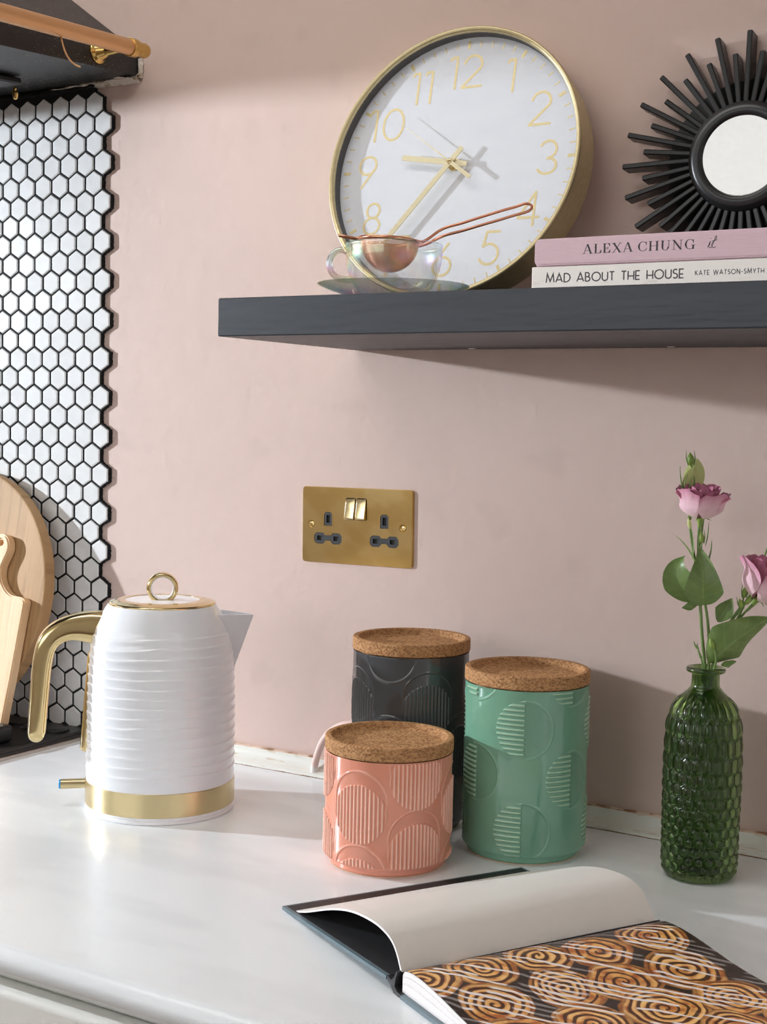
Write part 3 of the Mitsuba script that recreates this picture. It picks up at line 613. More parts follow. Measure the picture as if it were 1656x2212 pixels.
# ------------------------------------------------------------------ flowers, in a frame at the bottle mouth (mm: a right, b up, c towards the viewer's side)
B0 = A(.4379, -.1032, .1916); BR = A(.8565, .5159, 0); BR /= np.linalg.norm(BR); BU = A(0, 0, 1); BF = np.cross(BR, BU)
def F(a, b, c=0): return B0+(BR*a+BU*b+BF*c)*.001
def fpath(pts, n=24): return spline([F(*p) for p in pts], n)
def leafmesh(pts, width, side, fold=.25, wave=0., nu=15, nv=28, peak=.4, tipw=1.0, curl=0.):
    """pts: midrib in mm; side: direction of the blade's width (mm frame); fold lifts the edges along the normal"""
    mid = spline(pts, nv); d = np.gradient(mid, axis=0); d /= np.linalg.norm(d, axis=1, keepdims=True)
    s = np.tile(A(*side), (nv, 1)); s -= (s*d).sum(1)[:, None]*d; s /= np.linalg.norm(s, axis=1, keepdims=True); nn = np.cross(d, s)
    v = np.linspace(0, 1, nv); w = width*(np.clip(v/peak, 0, 1)**.6*(v < peak)+(v >= peak)*np.clip(1-(np.clip(v-peak, 0, 1)/(1-peak))**(1.6*tipw), 0, 1)); w = np.maximum(w, .02*width)
    u = np.linspace(-1, 1, nu); V = mid[:, None]+s[:, None]*(u[None, :, None]*w[:, None, None])+nn[:, None]*((fold*np.abs(u)**1.3-curl*np.abs(u)**3)[None, :, None]*w[:, None, None]+wave*np.sin(v*11+2*u[:, None]).T[..., None]*np.abs(u)[None, :, None])
    W = np.array([[F(*q) for q in row] for row in V]); U, Vv = np.meshgrid(u*.5+.5, v); return grid(W), np.stack([U.ravel(), Vv.ravel()], -1)
def petal(c, ax, phi, r0, R, h, half, flare, ruffle, seed, inner, nu=17, nv=16):
    """cupped petal around the flower axis ax at c (mm frame): base radius r0, widest R, height h, half angle, flare of the tip outward"""
    ax = A(*ax)/np.linalg.norm(ax); e1 = np.cross(ax, A(0, .3, 1)); e1 /= np.linalg.norm(e1); e2 = np.cross(ax, e1)
    u = np.linspace(-1, 1, nu); v = np.linspace(0, 1, nv); U, Vv = np.meshgrid(u, v)
    prof = r0+(R-r0)*np.sin(np.clip(Vv*1.6, 0, 1)*PI/2)**.9+flare*np.clip(Vv-.62, 0, 1)**2*7
    zz = h*(Vv**1.45)*(1-.16*np.abs(U)**2.5*Vv)-.25*flare*np.clip(Vv-.8, 0, 1)*3
    ang = phi+half*U*np.clip(.45+1.1*Vv, 0, 1)*(1-.12*Vv)
    nz = meshkit.fbm(np.stack([U*1.7+seed*3.1, Vv*2.2, U*0+seed], -1), 3, seed)-.5
    prof = prof+ruffle*nz*Vv*2+.05*R*np.abs(U)**2*(-1 if inner else 1)*Vv
    zz = zz+ruffle*.8*(meshkit.fbm(np.stack([U*3+seed, Vv*0+seed, U*0], -1), 2, seed+5)-.5)*Vv**3*2
    P = A(*c)+prof[..., None]*(np.cos(ang)[..., None]*e1+np.sin(ang)[..., None]*e2)+zz[..., None]*ax
    W = np.array([[F(*q) for q in row] for row in P])
    streak = meshkit.fbm(np.stack([U*9+seed, Vv*1.2, U*0], -1), 2, seed+2)[..., None]
    base, mid_, edge = A(*srgb(228, 208, 200)), A(*srgb(226, 188, 198)), A(*srgb(206, 138, 164))
    if inner: base, mid_, edge = A(*srgb(214, 150, 168)), A(*srgb(214, 152, 174)), A(*srgb(200, 122, 152))
    t = Vv[..., None]; col = np.where(t < .45, base+(mid_-base)*t/.45, mid_+(edge-mid_)*np.clip((t-.55)/.45, 0, 1)**1.5); col = col*(.92+.16*streak)
    return grid(W), col.reshape(-1, 3)
def flower(root, c, ax, size, seed):
    rng = np.random.RandomState(seed); k = size
    rings = [(5, 1.25, 3, 19.5*k, 29*k, .80, 6.5*k, 2.8), (4, .6, 2.5, 14.5*k, 31*k, .82, 3.0*k, 2.4), (4, .2, 2, 9*k, 31*k, .88, .8*k, 2.0), (3, .9, 1.2, 4.5*k, 28*k, 1.1, 0, 1.0)]
    for ri, (nn, off, r0, R, h, half, fl, ruf) in enumerate(rings):
        for j in range(nn):
            m, col = petal(c, ax, off+2*PI*j/nn+rng.uniform(-.12, .12), r0, R*rng.uniform(.93, 1.07), h*rng.uniform(.92, 1.06), half, fl*rng.uniform(.7, 1.3), ruf, seed*13+ri*7+j, ri > 0)
            put(root+'__flower__petal', m, 'mat_petal', True, color=col)
    # green calyx under the petals
    a = A(*ax)/np.linalg.norm(ax); c = A(*c)
    cone = tube([F(*(c-a*7)), F(*(c-a*3)), F(*(c+a*1.5))], [.0017, .0026, .0042], 12, ref=(.3, .8, .1))
    put(root+'__flower__calyx', cone, 'mat_bud', 40)
    for j in range(5):
        t = j*2*PI/5+.4; e = np.cross(a, A(0, .3, 1)); e /= np.linalg.norm(e); e2 = np.cross(a, e); dr_ = e*math.cos(t)+e2*math.sin(t)
        put(root+'__flower__sepal', tube([F(*(c+dr_*2)), F(*(c+dr_*7+a*1)), F(*(c+dr_*11.5-a*.5))], [.0007, .0006, .0002], 6, ref=(.2, .1, .9)), 'mat_stem', True)
def bud(root, c, ax, r, L, bs='mat_bud', tip=True):
    a = A(*ax)/np.linalg.norm(ax); t = np.linspace(0, 1, 16); rad = r*np.sin(np.clip(t*1.08+.06, 0, 1)*PI)**.8*(1-.35*t)+.05*r
    P = np.array([F(*(A(*c)+a*L*x)) for x in t])
    ang_m = tube(P, rad*.001, 16, ref=(.31, .77, .2), cap=True)
    # shallow spiral grooves
    put(root+'__bud', ang_m, bs, 40)
    if tip:
        for s in (-1, 1): put(root+'__bud_sepal', tube([F(*(A(*c)+A(s*r*.7, 0, .3))), F(*(A(*c)+a*L*.5+A(s*r*1.15, 0, .5))), F(*(A(*c)+a*L*1.02+A(s*r*1.0, 0, .5)))], [.0006, .0005, .00015], 6, ref=(.2, .9, .1)), 'mat_stem', True)

def stems():
    S = 'lisianthus_stem'
    def st(root, pts, r, bs='mat_stem', n=26):
        put(root+'__stem', tube(fpath(pts, n), np.linspace(r[0], r[1], n)*.001, 10, ref=(.31, .77, .2)), bs, True)
    r = S
    st(r, [(2, -130, -2), (0, -60, -2), (-1, 0, 0), (-4, 22, 0), (-7, 52, 0), (-10, 90, 0), (-11, 122, 0), (-10.5, 134, 0)], (1.7, 1.3))
    st(r, [(2.5, -90, 2), (2, 0, 1), (.5, 38, -1), (-3, 58, -2), (-12, 92, -3), (-17, 118, -5), (-18.5, 134, -8), (-19, 158, -9)], (1.5, 1.1))
    st(r, [(-12, 92, -2), (-8, 118, -4), (-6, 134, -6)], (1.3, 1.0))
    flower(r, (-10.5, 134, 1), (0, 1, .10), .93, 4)
    # buds above the flower
    st(r, [(-17, 132, -10), (-14.5, 152, -10), (-15.5, 172, -10), (-18, 182, -10)], (.9, .7))
    bud(r, (-18, 181, -10), (-.12, 1, .05), 3.6, 13)
    m, uv = leafmesh([(-17, 150, -12), (-14.5, 165, -13), (-12, 187, -12)], 9.5, (1, 0, .1), .35, peak=.5, tipw=1.6); put(r+'__opening_bud', m, 'mat_leaf_pale', True, uv=uv, label='pale green half-open bud')
    m, uv = leafmesh([(-16, 148, -9), (-17, 163, -8.5), (-15, 180, -9)], 8.0, (1, 0, -.3), .4, peak=.45, tipw=1.5); put(r+'__opening_bud', m, 'mat_leaf_pale', True, uv=uv)
    for p in ([(-22, 150, -6), (-24, 160, -6), (-21.5, 172, -6)], [(-23, 152, -7), (-27, 166, -7), (-28.5, 180, -7)], [(-6, 150, -9), (-4.5, 158, -9), (-3.5, 163, -9)], [(-18, 148, -5), (-20, 160, -5), (-17, 172, -6)]):
        put(r+'__bract', tube(fpath(p, 10), np.linspace(1.1, .2, 10)*.001, 8, ref=(.2, .9, .1)), 'mat_stem', True)
    bud(r, (-8.5, 112, 2), (-.1, 1, 0), 2.6, 12)
    st(r, [(-9, 92, 1), (-9, 104, 2), (-8.5, 113, 2)], (.9, .8))
    bud(r, (-18, 124, -4), (-.2, 1, 0), 2.0, 12, 'mat_leaf_pale', False)
    for p, w in (([(-12, 90, 1), (-22, 108, 2), (-35.5, 120.5, 1)], 1.6), ([(-6, 88, 1), (-1, 100, 1), (.5, 116, 0)], 2.0), ([(-16, 96, 0), (-15.5, 108, 0), (-19, 128, 0)], 1.2), ([(-5, 108, 0), (-3, 120, 0), (-2.5, 132, 0)], 1.2)):
        m, uv = leafmesh([(*q,) for q in p], w, (.3, .2, 1), .1, nu=5, nv=14, peak=.3); put(r+'__narrow_leaf', m, 'mat_leaf', True, uv=uv)
    # broad paired leaves
    m, uv = leafmesh([(-6, 56, 4), (-8, 74, 11), (-8.5, 90, 9), (-10.5, 109, 3)], 17.5, (1, 0, .15), -.42, .6, peak=.28, tipw=.72); put(r+'__leaf', m, 'mat_leaf', True, uv=uv)
    m, uv = leafmesh([(-12, 60, -2), (-24, 72, -3), (-28, 84, -5), (-21, 99, -8)], 14.5, (.75, .35, .35), -.25, .5, peak=.42, tipw=1.1); put(r+'__leaf', m, 'mat_leaf', True, uv=uv)
    m, uv = leafmesh([(-9, 57, 0), (-16, 54.5, 2), (-24.5, 53, 2)], 5, (.1, 1, .3), .3, .3, nu=9, nv=14, peak=.4); put(r+'__leaf', m, 'mat_leaf', True, uv=uv)
    tag(r, 'tall lisianthus stem with an open pink flower and green buds in the green bottle', 'flower')
    r = S+'_001'
    st(r, [(1, -110, 3), (4, -20, 3), (8, 10, 0), (18, 34, -3), (31, 55, -3), (43, 66, -2)], (1.7, 1.4))
    st(r, [(28, 44, -3), (33, 56, -4), (40, 68, -4)], (1.3, 1.0)); st(r, [(27, 42, 0), (36, 54, 1), (46, 64, 0)], (1.2, .8))
    flower(r, (42.5, 62, 1), (.46, .87, .20), 1.12, 9)
    st(r, [(47, 70, -14), (52, 98, -14), (60, 120, -14)], (1.1, .9))
    st(r, [(24, 40, 2), (28, 52, 3), (31, 66, 3)], (.9, .7))
    for c, ax in (((31, 64, 3), (.05, 1, 0)), ((32, 58, 5), (.5, .8, .2)), ((29, 54, 4), (-.3, 1, .2))): bud(r, c, ax, 2.5, 11)
    m, uv = leafmesh([(2, 3, 4), (13, 17, 11), (31, 32, 11), (56, 46.5, 2)], 20.5, (-.55, .8, .3), -.30, 1.2, peak=.34, tipw=.82, curl=.12); put(r+'__leaf', m, 'mat_leaf', True, uv=uv)
    m, uv = leafmesh([(10, 40, -4), (16, 50, -5), (22, 62, -4)], 8.5, (1, -.3, .3), -.25, .3, peak=.4); put(r+'__leaf', m, 'mat_leaf', True, uv=uv)
    m, uv = leafmesh([(12, 2, 6), (20, 6, 9), (25, 6.5, 8)], 4, (0, 1, .5), .4, .4, nu=9, nv=12, peak=.4); put(r+'__leaf', m, 'mat_leaf', True, uv=uv)
    m, uv = leafmesh([(26, 44, 1), (38, 55, 2), (47, 63, 2)], 2.2, (-.4, .5, .8), .1, nu=5, nv=12); put(r+'__narrow_leaf', m, 'mat_leaf', True, uv=uv)
    tag(r, 'lisianthus stem leaning right with a pink flower cut by the frame edge', 'flower')
    r = 'bud_sprig'
    st(r, [(2, -70, 5), (5, -4, 6), (6.5, 10, 9), (2, 21, 12)], (1.6, 1.0)); bud(r, (3, 18, 11.5), (-.35, 1, .1), 2.7, 12, tip=False)
    st(r, [(-2, -60, 4), (-4, 0, 4), (-6, 9, 4), (-10, 18, 3)], (1.9, .6))
    for p in ([(-6, 9, 4), (-9, 17, 4), (-9.5, 21, 3)], [(-9, 17, 3), (-12, 21, 3), (-12.5, 23, 3)]): put(r+'__bract', tube(fpath(p, 8), np.linspace(1.2, .3, 8)*.001, 8, ref=(.2, .9, .1)), 'mat_stem', True)
    tag(r, 'short sprig with a closed green bud at the mouth of the green bottle', 'flower bud')
stems()

def shelf():
    put('floating_shelf', cbox((-.0075, -.25, .4838), (1.35, -.0006, .5203), .0012), 'mat_shelf', 30, 'dark blue-grey floating shelf on the pink wall', 'shelf')
    for x, y in ((.1495, -.022), (.3655, -.022)):
        put('floating_shelf__screw', lathe(rz([(0, .4828), (.003, .4830), (.0042, .4838)], .0004), 20, (x, y, 0)), 'mat_steel', 40, label='small steel screw head in the underside')
shelf()

# ------------------------------------------------------------------ stroke lettering
def strokes(lines, w, cap=1, join=1): return unary_union([LineString(l).buffer(w/2, cap_style=cap, join_style=join) for l in lines])
ell = arc
DIG = {'0': (.78, [ell(.39, .5, .36, .5, 0, 360, 50)]), '1': (.30, [[(.0, .93), (.04, 1.0), (.22, 1.0), (.22, 0)]]), '2': (.66, [ell(.32, .70, .30, .30, 165, -20, 24)+[(.0, .0), (.66, 0)]]),
       '3': (.60, [ell(.28, .735, .265, .265, 150, -90, 24)+ell(.28, .235, .30, .235, 90, -155, 26)]), '4': (.62, [[(.50, 0), (.50, 1.0), (.0, .24), (.66, .24)]]),
       '5': (.60, [[(.56, 1.0), (.16, 1.0), (.07, .55)]+ell(.27, .315, .315, .315, 128, -150, 28)]), '6': (.62, [ell(.31, .29, .30, .29, 0, 360, 40), [(.46, 1.0), (.05, .42)]]),
       '8': (.56, [ell(.28, .755, .225, .235, 0, 360, 36), ell(.28, .265, .28, .265, 0, 360, 36)]), '9': (.62, [ell(.31, .71, .30, .29, 0, 360, 40), [(.16, .0), (.57, .58)]]),
       '7': (.56, [[(0, 1), (.56, 1), (.16, 0)]])}
def digits(s, h, w):
    x = 0; out = []
    for k, c in enumerate(s):
        wd, ls = DIG[c]; out.append(affinity.translate(strokes([[(a*h, b*h) for a, b in l] for l in ls], w), x)); x += (wd+.16)*h
    g = unary_union(out); b = g.bounds; return affinity.translate(g, -(b[0]+b[2])/2, -(b[1]+b[3])/2)
def b_(x): return x
SANS = {'A': (.80, [[(0, 0), (.40, 1), (.80, 0)], [(.12, .27), (.68, .27)]]), 'B': (.56, [[(0, .0), (0, 1), (.22, 1)]+ell(.22, .76, .22, .24, 90, -90, 14)+[(0, .52)], [(.0, .52), (.24, .52)]+ell(.26, .26, .28, .26, 90, -90, 14)+[(0, 0)]]),
        'D': (.72, [[(0, 0), (0, 1), (.2, 1)]+ell(.2, .5, .52, .5, 90, -90, 20)+[(0, 0)]]), 'E': (.46, [[(.46, 1), (0, 1), (0, 0), (.46, 0)], [(0, .44), (.42, .44)]]), 'H': (.66, [[(0, 0), (0, 1)], [(.66, 0), (.66, 1)], [(0, .42), (.66, .42)]]),
        'K': (.58, [[(0, 0), (0, 1)], [(.54, 1), (.0, .36)], [(.17, .56), (.58, 0)]]), 'M': (.96, [[(0, 0), (.12, 1), (.48, .12), (.84, 1), (.96, 0)]]), 'N': (.70, [[(0, 0), (0, 1), (.70, 0), (.70, 1)]]), 'O': (1.0, [ell(.5, .5, .5, .5, 0, 360, 40)]),
        'S': (.48, [ell(.24, .76, .22, .24, 35, 270, 20)+ell(.24, .26, .25, .26, 90, -145, 20)]), 'T': (.56, [[(0, 1), (.56, 1)], [(.28, 1), (.28, 0)]]), 'U': (.64, [[(0, 1), (0, .32)]+ell(.32, .32, .32, .32, 180, 360, 18)+[(.64, 1)]]),
        'W': (1.14, [[(0, 1), (.28, 0), (.57, .95), (.86, 0), (1.14, 1)]]), 'Y': (.66, [[(0, 1), (.33, .42), (.66, 1)], [(.33, .42), (.33, 0)]]), '-': (.34, [[(0, .42), (.34, .42)]])}
def sans(text, h, width, w, gap=.22, space=.62):
    x = 0; out = []
    for c in text:
        if c == ' ': x += space*h; continue
        wd, ls = SANS[c]; out.append(affinity.translate(strokes([[(a*h, b*h) for a, b in l] for l in ls], w*h, 2, 2), x)); x += (wd+gap)*h
    g = unary_union(out); b = g.bounds; return affinity.scale(affinity.translate(g, -b[0], 0), width/(b[2]-b[0]), 1, origin=(0, 0))
def hserif(x, y, l=.30): return sbox(x-l/2, y-.02, x+l/2, y+.02)
def stem(x, w=.14): return unary_union([sbox(x-w/2, 0, x+w/2, 1), hserif(x, .02), hserif(x, .98)])
def thin(a, b, w=.045): return LineString([a, b]).buffer(w/2, cap_style=2)
def bowl(cx, cy, rx, ry, thick, a0, a1, hair=.045):
    t = np.radians(np.linspace(a0, a1, 40)); wd = hair+(thick-hair)*np.abs(np.cos(t))**1.5
    o = [(cx+rx*math.cos(x), cy+ry*math.sin(x)) for x in t]; i = [(cx+(rx-w)*math.cos(x), cy+(ry-min(w, hair*1.2))*math.sin(x)) for x, w in zip(t, wd)]
    return Polygon(o+i[::-1]).buffer(0)
SERIF = {'A': (.86, lambda: unary_union([thin((.10, 0), (.40, 1), .05), thin((.41, 1), (.72, 0), .14), thin((.2, .33), (.6, .33)), hserif(.10, .02, .26), hserif(.72, .02, .32)])),
         'L': (.66, lambda: unary_union([stem(.16), thin((.1, .022), (.62, .022)), Polygon([(.62, 0), (.66, .34), (.61, .34), (.46, 0)])])),
         'E': (.70, lambda: unary_union([stem(.16), thin((.1, .022), (.62, .022)), thin((.1, .978), (.60, .978)), thin((.2, .5), (.44, .5)), sbox(.42, .37, .46, .63), Polygon([(.62, 0), (.66, .32), (.61, .32), (.46, 0)]), Polygon([(.60, 1), (.63, .70), (.585, .70), (.44, 1)])])),
         'X': (.80, lambda: unary_union([thin((.12, 1), (.68, 0), .14), thin((.68, 1), (.12, 0), .05), hserif(.12, .98, .30), hserif(.68, .98, .24), hserif(.12, .02, .24), hserif(.68, .02, .30)])),
         'C': (.78, lambda: unary_union([bowl(.42, .5, .40, .51, .14, 42, 318), Polygon([(.72, .62), (.72, .98), (.69, .98), (.66, .80), (.68, .62)]), thin((.71, .16), (.72, .30), .04)])),
         'H': (.88, lambda: unary_union([stem(.16), stem(.70), thin((.16, .5), (.70, .5))])),
         'U': (.86, lambda: unary_union([sbox(.10, .32, .24, 1), hserif(.17, .98), sbox(.655, .32, .70, 1), hserif(.68, .98, .26), bowl(.40, .33, .30, .35, .13, 180, 360)])),
         'N': (.90, lambda: unary_union([sbox(.12, 0, .165, 1), hserif(.14, .02, .26), thin((.10, 1), (.72, 0), .14), sbox(.68, 0, .725, 1), hserif(.70, .98, .26), hserif(.08, .98, .16)])),
         'G': (.86, lambda: unary_union([bowl(.42, .5, .40, .51, .14, 42, 318), Polygon([(.72, .62), (.72, .98), (.69, .98), (.66, .80), (.68, .62)]), sbox(.62, 0.02, .75, .42), hserif(.68, .42, .34)]))}
def serif(text, h, width):
    x = 0; out = []
    for c in text:
        if c == ' ': x += .30; continue
        wd, fn = SERIF[c]; out.append(affinity.translate(fn(), x)); x += wd+.10
    g = affinity.scale(unary_union(out), h, h, origin=(0, 0)); b = g.bounds; return affinity.scale(affinity.translate(g, -b[0], 0), width/(b[2]-b[0]), 1, origin=(0, 0))
def script_it(h):
    i = spline([(0, .10, 0), (.12, .34, 0), (.24, .60, 0), (.17, .30, 0), (.13, .06, 0), (.22, .03, 0), (.36, .22, 0)], 40)[:, :2]
    t = spline([(.36, .22, 0), (.60, .62, 0), (.80, 1.02, 0), (.78, 1.08, 0), (.66, .86, 0), (.50, .40, 0), (.46, .10, 0), (.56, .02, 0), (.72, .14, 0)], 60)[:, :2]
    ls = [i, t, [(.40, .62), (.62, .66), (.86, .72)], [(.30, .84), (.305, .845)]]
    return strokes([[(a*h, b*h) for a, b in l] for l in ls], .055*h)

def books():
    yf = -.225; rot = 0.0
    face = lambda m, x, z, y=yf: frame(m, A(x, y, z), A(1, 0, 0), A(0, 0, 1), A(0, -1, 0))
    def fix(m): m.invert() if m.volume < 0 else None; return m
    # white book, square spine
    x0, x1, z0, z1 = .3112, .545, .5204, .5404; d = .145
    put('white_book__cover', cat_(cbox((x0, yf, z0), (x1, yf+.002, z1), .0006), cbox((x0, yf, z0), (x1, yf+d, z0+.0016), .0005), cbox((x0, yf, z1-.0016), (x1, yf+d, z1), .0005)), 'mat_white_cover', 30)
    put('white_book__pages', plain((x0+.002, yf+.002, z0+.0016), (x1-.002, yf+d-.002, z1-.0016)), 'mat_paper_edge', False)
    put('white_book__title', fix(face(extrude(sans('MAD ABOUT THE HOUSE', .0071, .1215, .145), .00012), .3245, .5270, yf+.00004)), 'mat_ink', False, label='grey capitals reading MAD ABOUT THE HOUSE')
    put('white_book__author', fix(face(extrude(sans('KATE WATSON-SMYTH', .0035, .0560, .17, .34, .75), .00012), .4555, .5288, yf+.00004)), 'mat_ink', False, label='small grey capitals reading KATE WATSON-SMYTH')
    tag('white_book', 'white book with grey capitals on its spine lying under the pink book', 'book')
    # pink cloth book with rounded spine ends
    x0, x1, z0, z1 = .3132, .548, .5408, .5640; yb = yf-.001; d = .150
    P = sbox(x0, z0, x1, z1).buffer(-.0055).buffer(.0055)
    sp = fix(frame(bevel_plate(P, .005, .0018), A(0, yb+.005, 0), A(1, 0, 0), A(0, 0, 1), A(0, -1, 0)))
    put('pink_book__cover', cat_(sp, rbox((x0+.0008, yb+.003, z0), (x1, yb+d, z0+.0028), .0012, 2), rbox((x0+.0008, yb+.003, z1-.0028), (x1, yb+d, z1), .0012, 2)), 'mat_pink_cloth', 30)
    put('pink_book__pages', plain((x0+.004, yb+.005, z0+.0028), (x1-.003, yb+d-.003, z1-.0028)), 'mat_paper_edge', False)
    fx = lambda g: fix(face(extrude(g, .00014), 0, 0, yb+.00004))
    put('pink_book__title', fix(face(extrude(serif('ALEXA CHUNG', .0078, .0975), .00014), .3578, .5497, yb+.00004)), 'mat_ink_black', False, label='dark serif capitals reading ALEXA CHUNG')
    put('pink_book__script', fix(face(extrude(script_it(.0088), .00014), .4655, .5497, yb+.00004)), 'mat_ink_black', False, label='handwritten word it')
    tag('pink_book', 'pink cloth book with dark serif title lying on the white book', 'book')
books()

def clock():
    c0 = A(.14402, -.0738, .66894); le = .2086; e1 = A(1, 0, 0); n = A(0, -math.cos(le), math.sin(le)); e2 = A(0, math.sin(le), math.cos(le))
    R = .1425; c0 = c0+A(0, .0, .0005); pl = lambda m, dep=0.: frame(m, c0-n*dep, e1, e2, n)
    ring = lambda prof: lathe(prof, 180)
    put('wall_clock__case', pl(ring(rz([(0, -.046), (.1372, -.046), (.1388, -.043), (R, -.004), (R-.0004, -.0008), (.1405, 0), (.1376, -.0012), (.1368, -.004), (.1366, -.0045)], [0, .001, .002, .002, .001, .001, .001, 0, 0]))), 'mat_gold_satin', 40, label='brushed pale gold round case')
    put('wall_clock__inner_ring', pl(ring([(.1362, -.0148), (.1367, -.004)])), 'mat_clock_black', True, label='dark inner wall of the case')
    put('wall_clock__dial', pl(lathe([(0, -.0141), (.07, -.0141), (.1364, -.0141)], 140)), 'mat_dial', True, label='pale white dial')
    dep = .0140
    def flat(g, key, bs, d, h, **kw):
        m = extrude(g, h); put('wall_clock__'+key, pl(m, d), bs, False, **kw)
    for k in range(60):
        a = k*6; major = k % 5 == 0
        g = affinity.rotate(sbox(-.0016, .1243, .0016, .1325) if major else sbox(-.0006, .1255, .0006, .1322), -a, origin=(0, 0))
        flat(g, 'hour_mark' if major else 'minute_mark', 'mat_gold_print', dep, .00015)
    for k in range(1, 13):
        a = math.radians(30*k); r = .1035 if k not in (12, 6) else .0995
        if k in (10, 11): r = .1005
        flat(affinity.translate(digits(str(k), .0335, .0026), r*math.sin(a), r*math.cos(a)), 'numeral', 'mat_gold_print', dep, .00016)
    def hand(key, tip, tail, w, d, h=.0009, w2=None, w1=None):
        tip, tail = A(*tip), A(*tail); dd = (tip-tail)/np.linalg.norm(tip-tail); q = A(-dd[1], dd[0]); w1 = w1 or w
        g = Polygon([tip+q*w1/2, tip-q*w1/2, tail-q*w/2, tail+q*w/2]); flat(g, key, 'mat_gold_hand', d, h)
    hand('hour_hand', (-.0578, .0093), (.0185, -.0031), .0056, .0068)
    hand('minute_hand', (-.0800, -.0988), (.0118, .0146), .0056, .0051)
    g = unary_union([Polygon([(-.0744, .0535), (.003, -.0014), (.0026, -.0030)]), LineString([(.001, -.0008), (.0259, -.0187)]).buffer(.0021, cap_style=2)])
    flat(g, 'second_hand', 'mat_gold_hand', .0034, .0006)
    hub = lathe(rz([(.0065, -.0141), (.0065, -.0115), (.0030, -.0113), (.0030, -.0042), (.0030, -.0026), (.0018, -.0020), (0, -.0020)], .0006), 32)
    put('wall_clock__hub', pl(hub), 'mat_gold_polished', 40, label='small brass centre pin')
    put('wall_clock__glass', pl(lathe([(0, -.0014), (.08, -.0014), (.1372, -.0014)], 96)), 'mat_pane', True, label='clear front glass')
    tag('wall_clock', 'large round clock with gold rim and thin gold numerals leaning on the shelf', 'clock')
M('clock_black', C(62, 62, 64), .45)
clock()

def mirror():
    c0 = A(.431, -.0261, .6586); le = .0647; yw = .0349
    n = A(math.sin(yw)*math.cos(le), -math.cos(yw)*math.cos(le), math.sin(le)); e1 = A(math.cos(yw), math.sin(yw), 0); e2 = np.cross(n, e1)
    pl = lambda m, d=0.: frame(m, c0+n*d, e1, e2, n)
    put('sunburst_mirror__back_plate', pl(lathe(rz([(0, -.0195), (.077, -.0195), (.077, -.0165), (0, -.0165)], .0006), 96)), 'mat_black_satin', 40)
    for k in range(48):
        a = math.radians(135.5+7.5*k); L = .1185 if k % 2 == 0 else .0988; r0 = .040
        w0, w1 = .00225, .00255
        m = trimesh.convex.convex_hull(np.array([(x, s*(w+dw), z) for x, w, zt in ((r0, w0, .004), (.060, w0, .0005), (L-.0008, w1, -.0004)) for s in (-1, 1) for dw, z in ((0, zt-.0009), (-.0009, zt), (0, -.0185))]+[(L, s*w1*.6, z) for s in (-1, 1) for z in (-.0015, -.0180)]))
        ca, sa = math.cos(a), math.sin(a); Rm = np.eye(4); Rm[:2, :2] = [[ca, -sa], [sa, ca]]; m.apply_transform(Rm)
        put('sunburst_mirror__ray', pl(m), 'mat_black_satin', 25)
    put('sunburst_mirror__frame', pl(lathe(rz([(.0350, -.010), (.0368, .0052), (.0385, .0088), (.0425, .0098), (.047, .0085), (.0515, .0042), (.0525, -.004), (.0500, -.015), (.035, -.015)], .0016), 120)), 'mat_black_satin', 40, label='round black inner frame')
    put('sunburst_mirror__glass', pl(lathe([(0, .0060), (.02, .0060), (.0371, .0060)], 96)), 'mat_mirror', True, label='round mirror glass')
    tag('sunburst_mirror', 'black sunburst mirror with long and short rays behind the books on the shelf', 'mirror')
mirror()

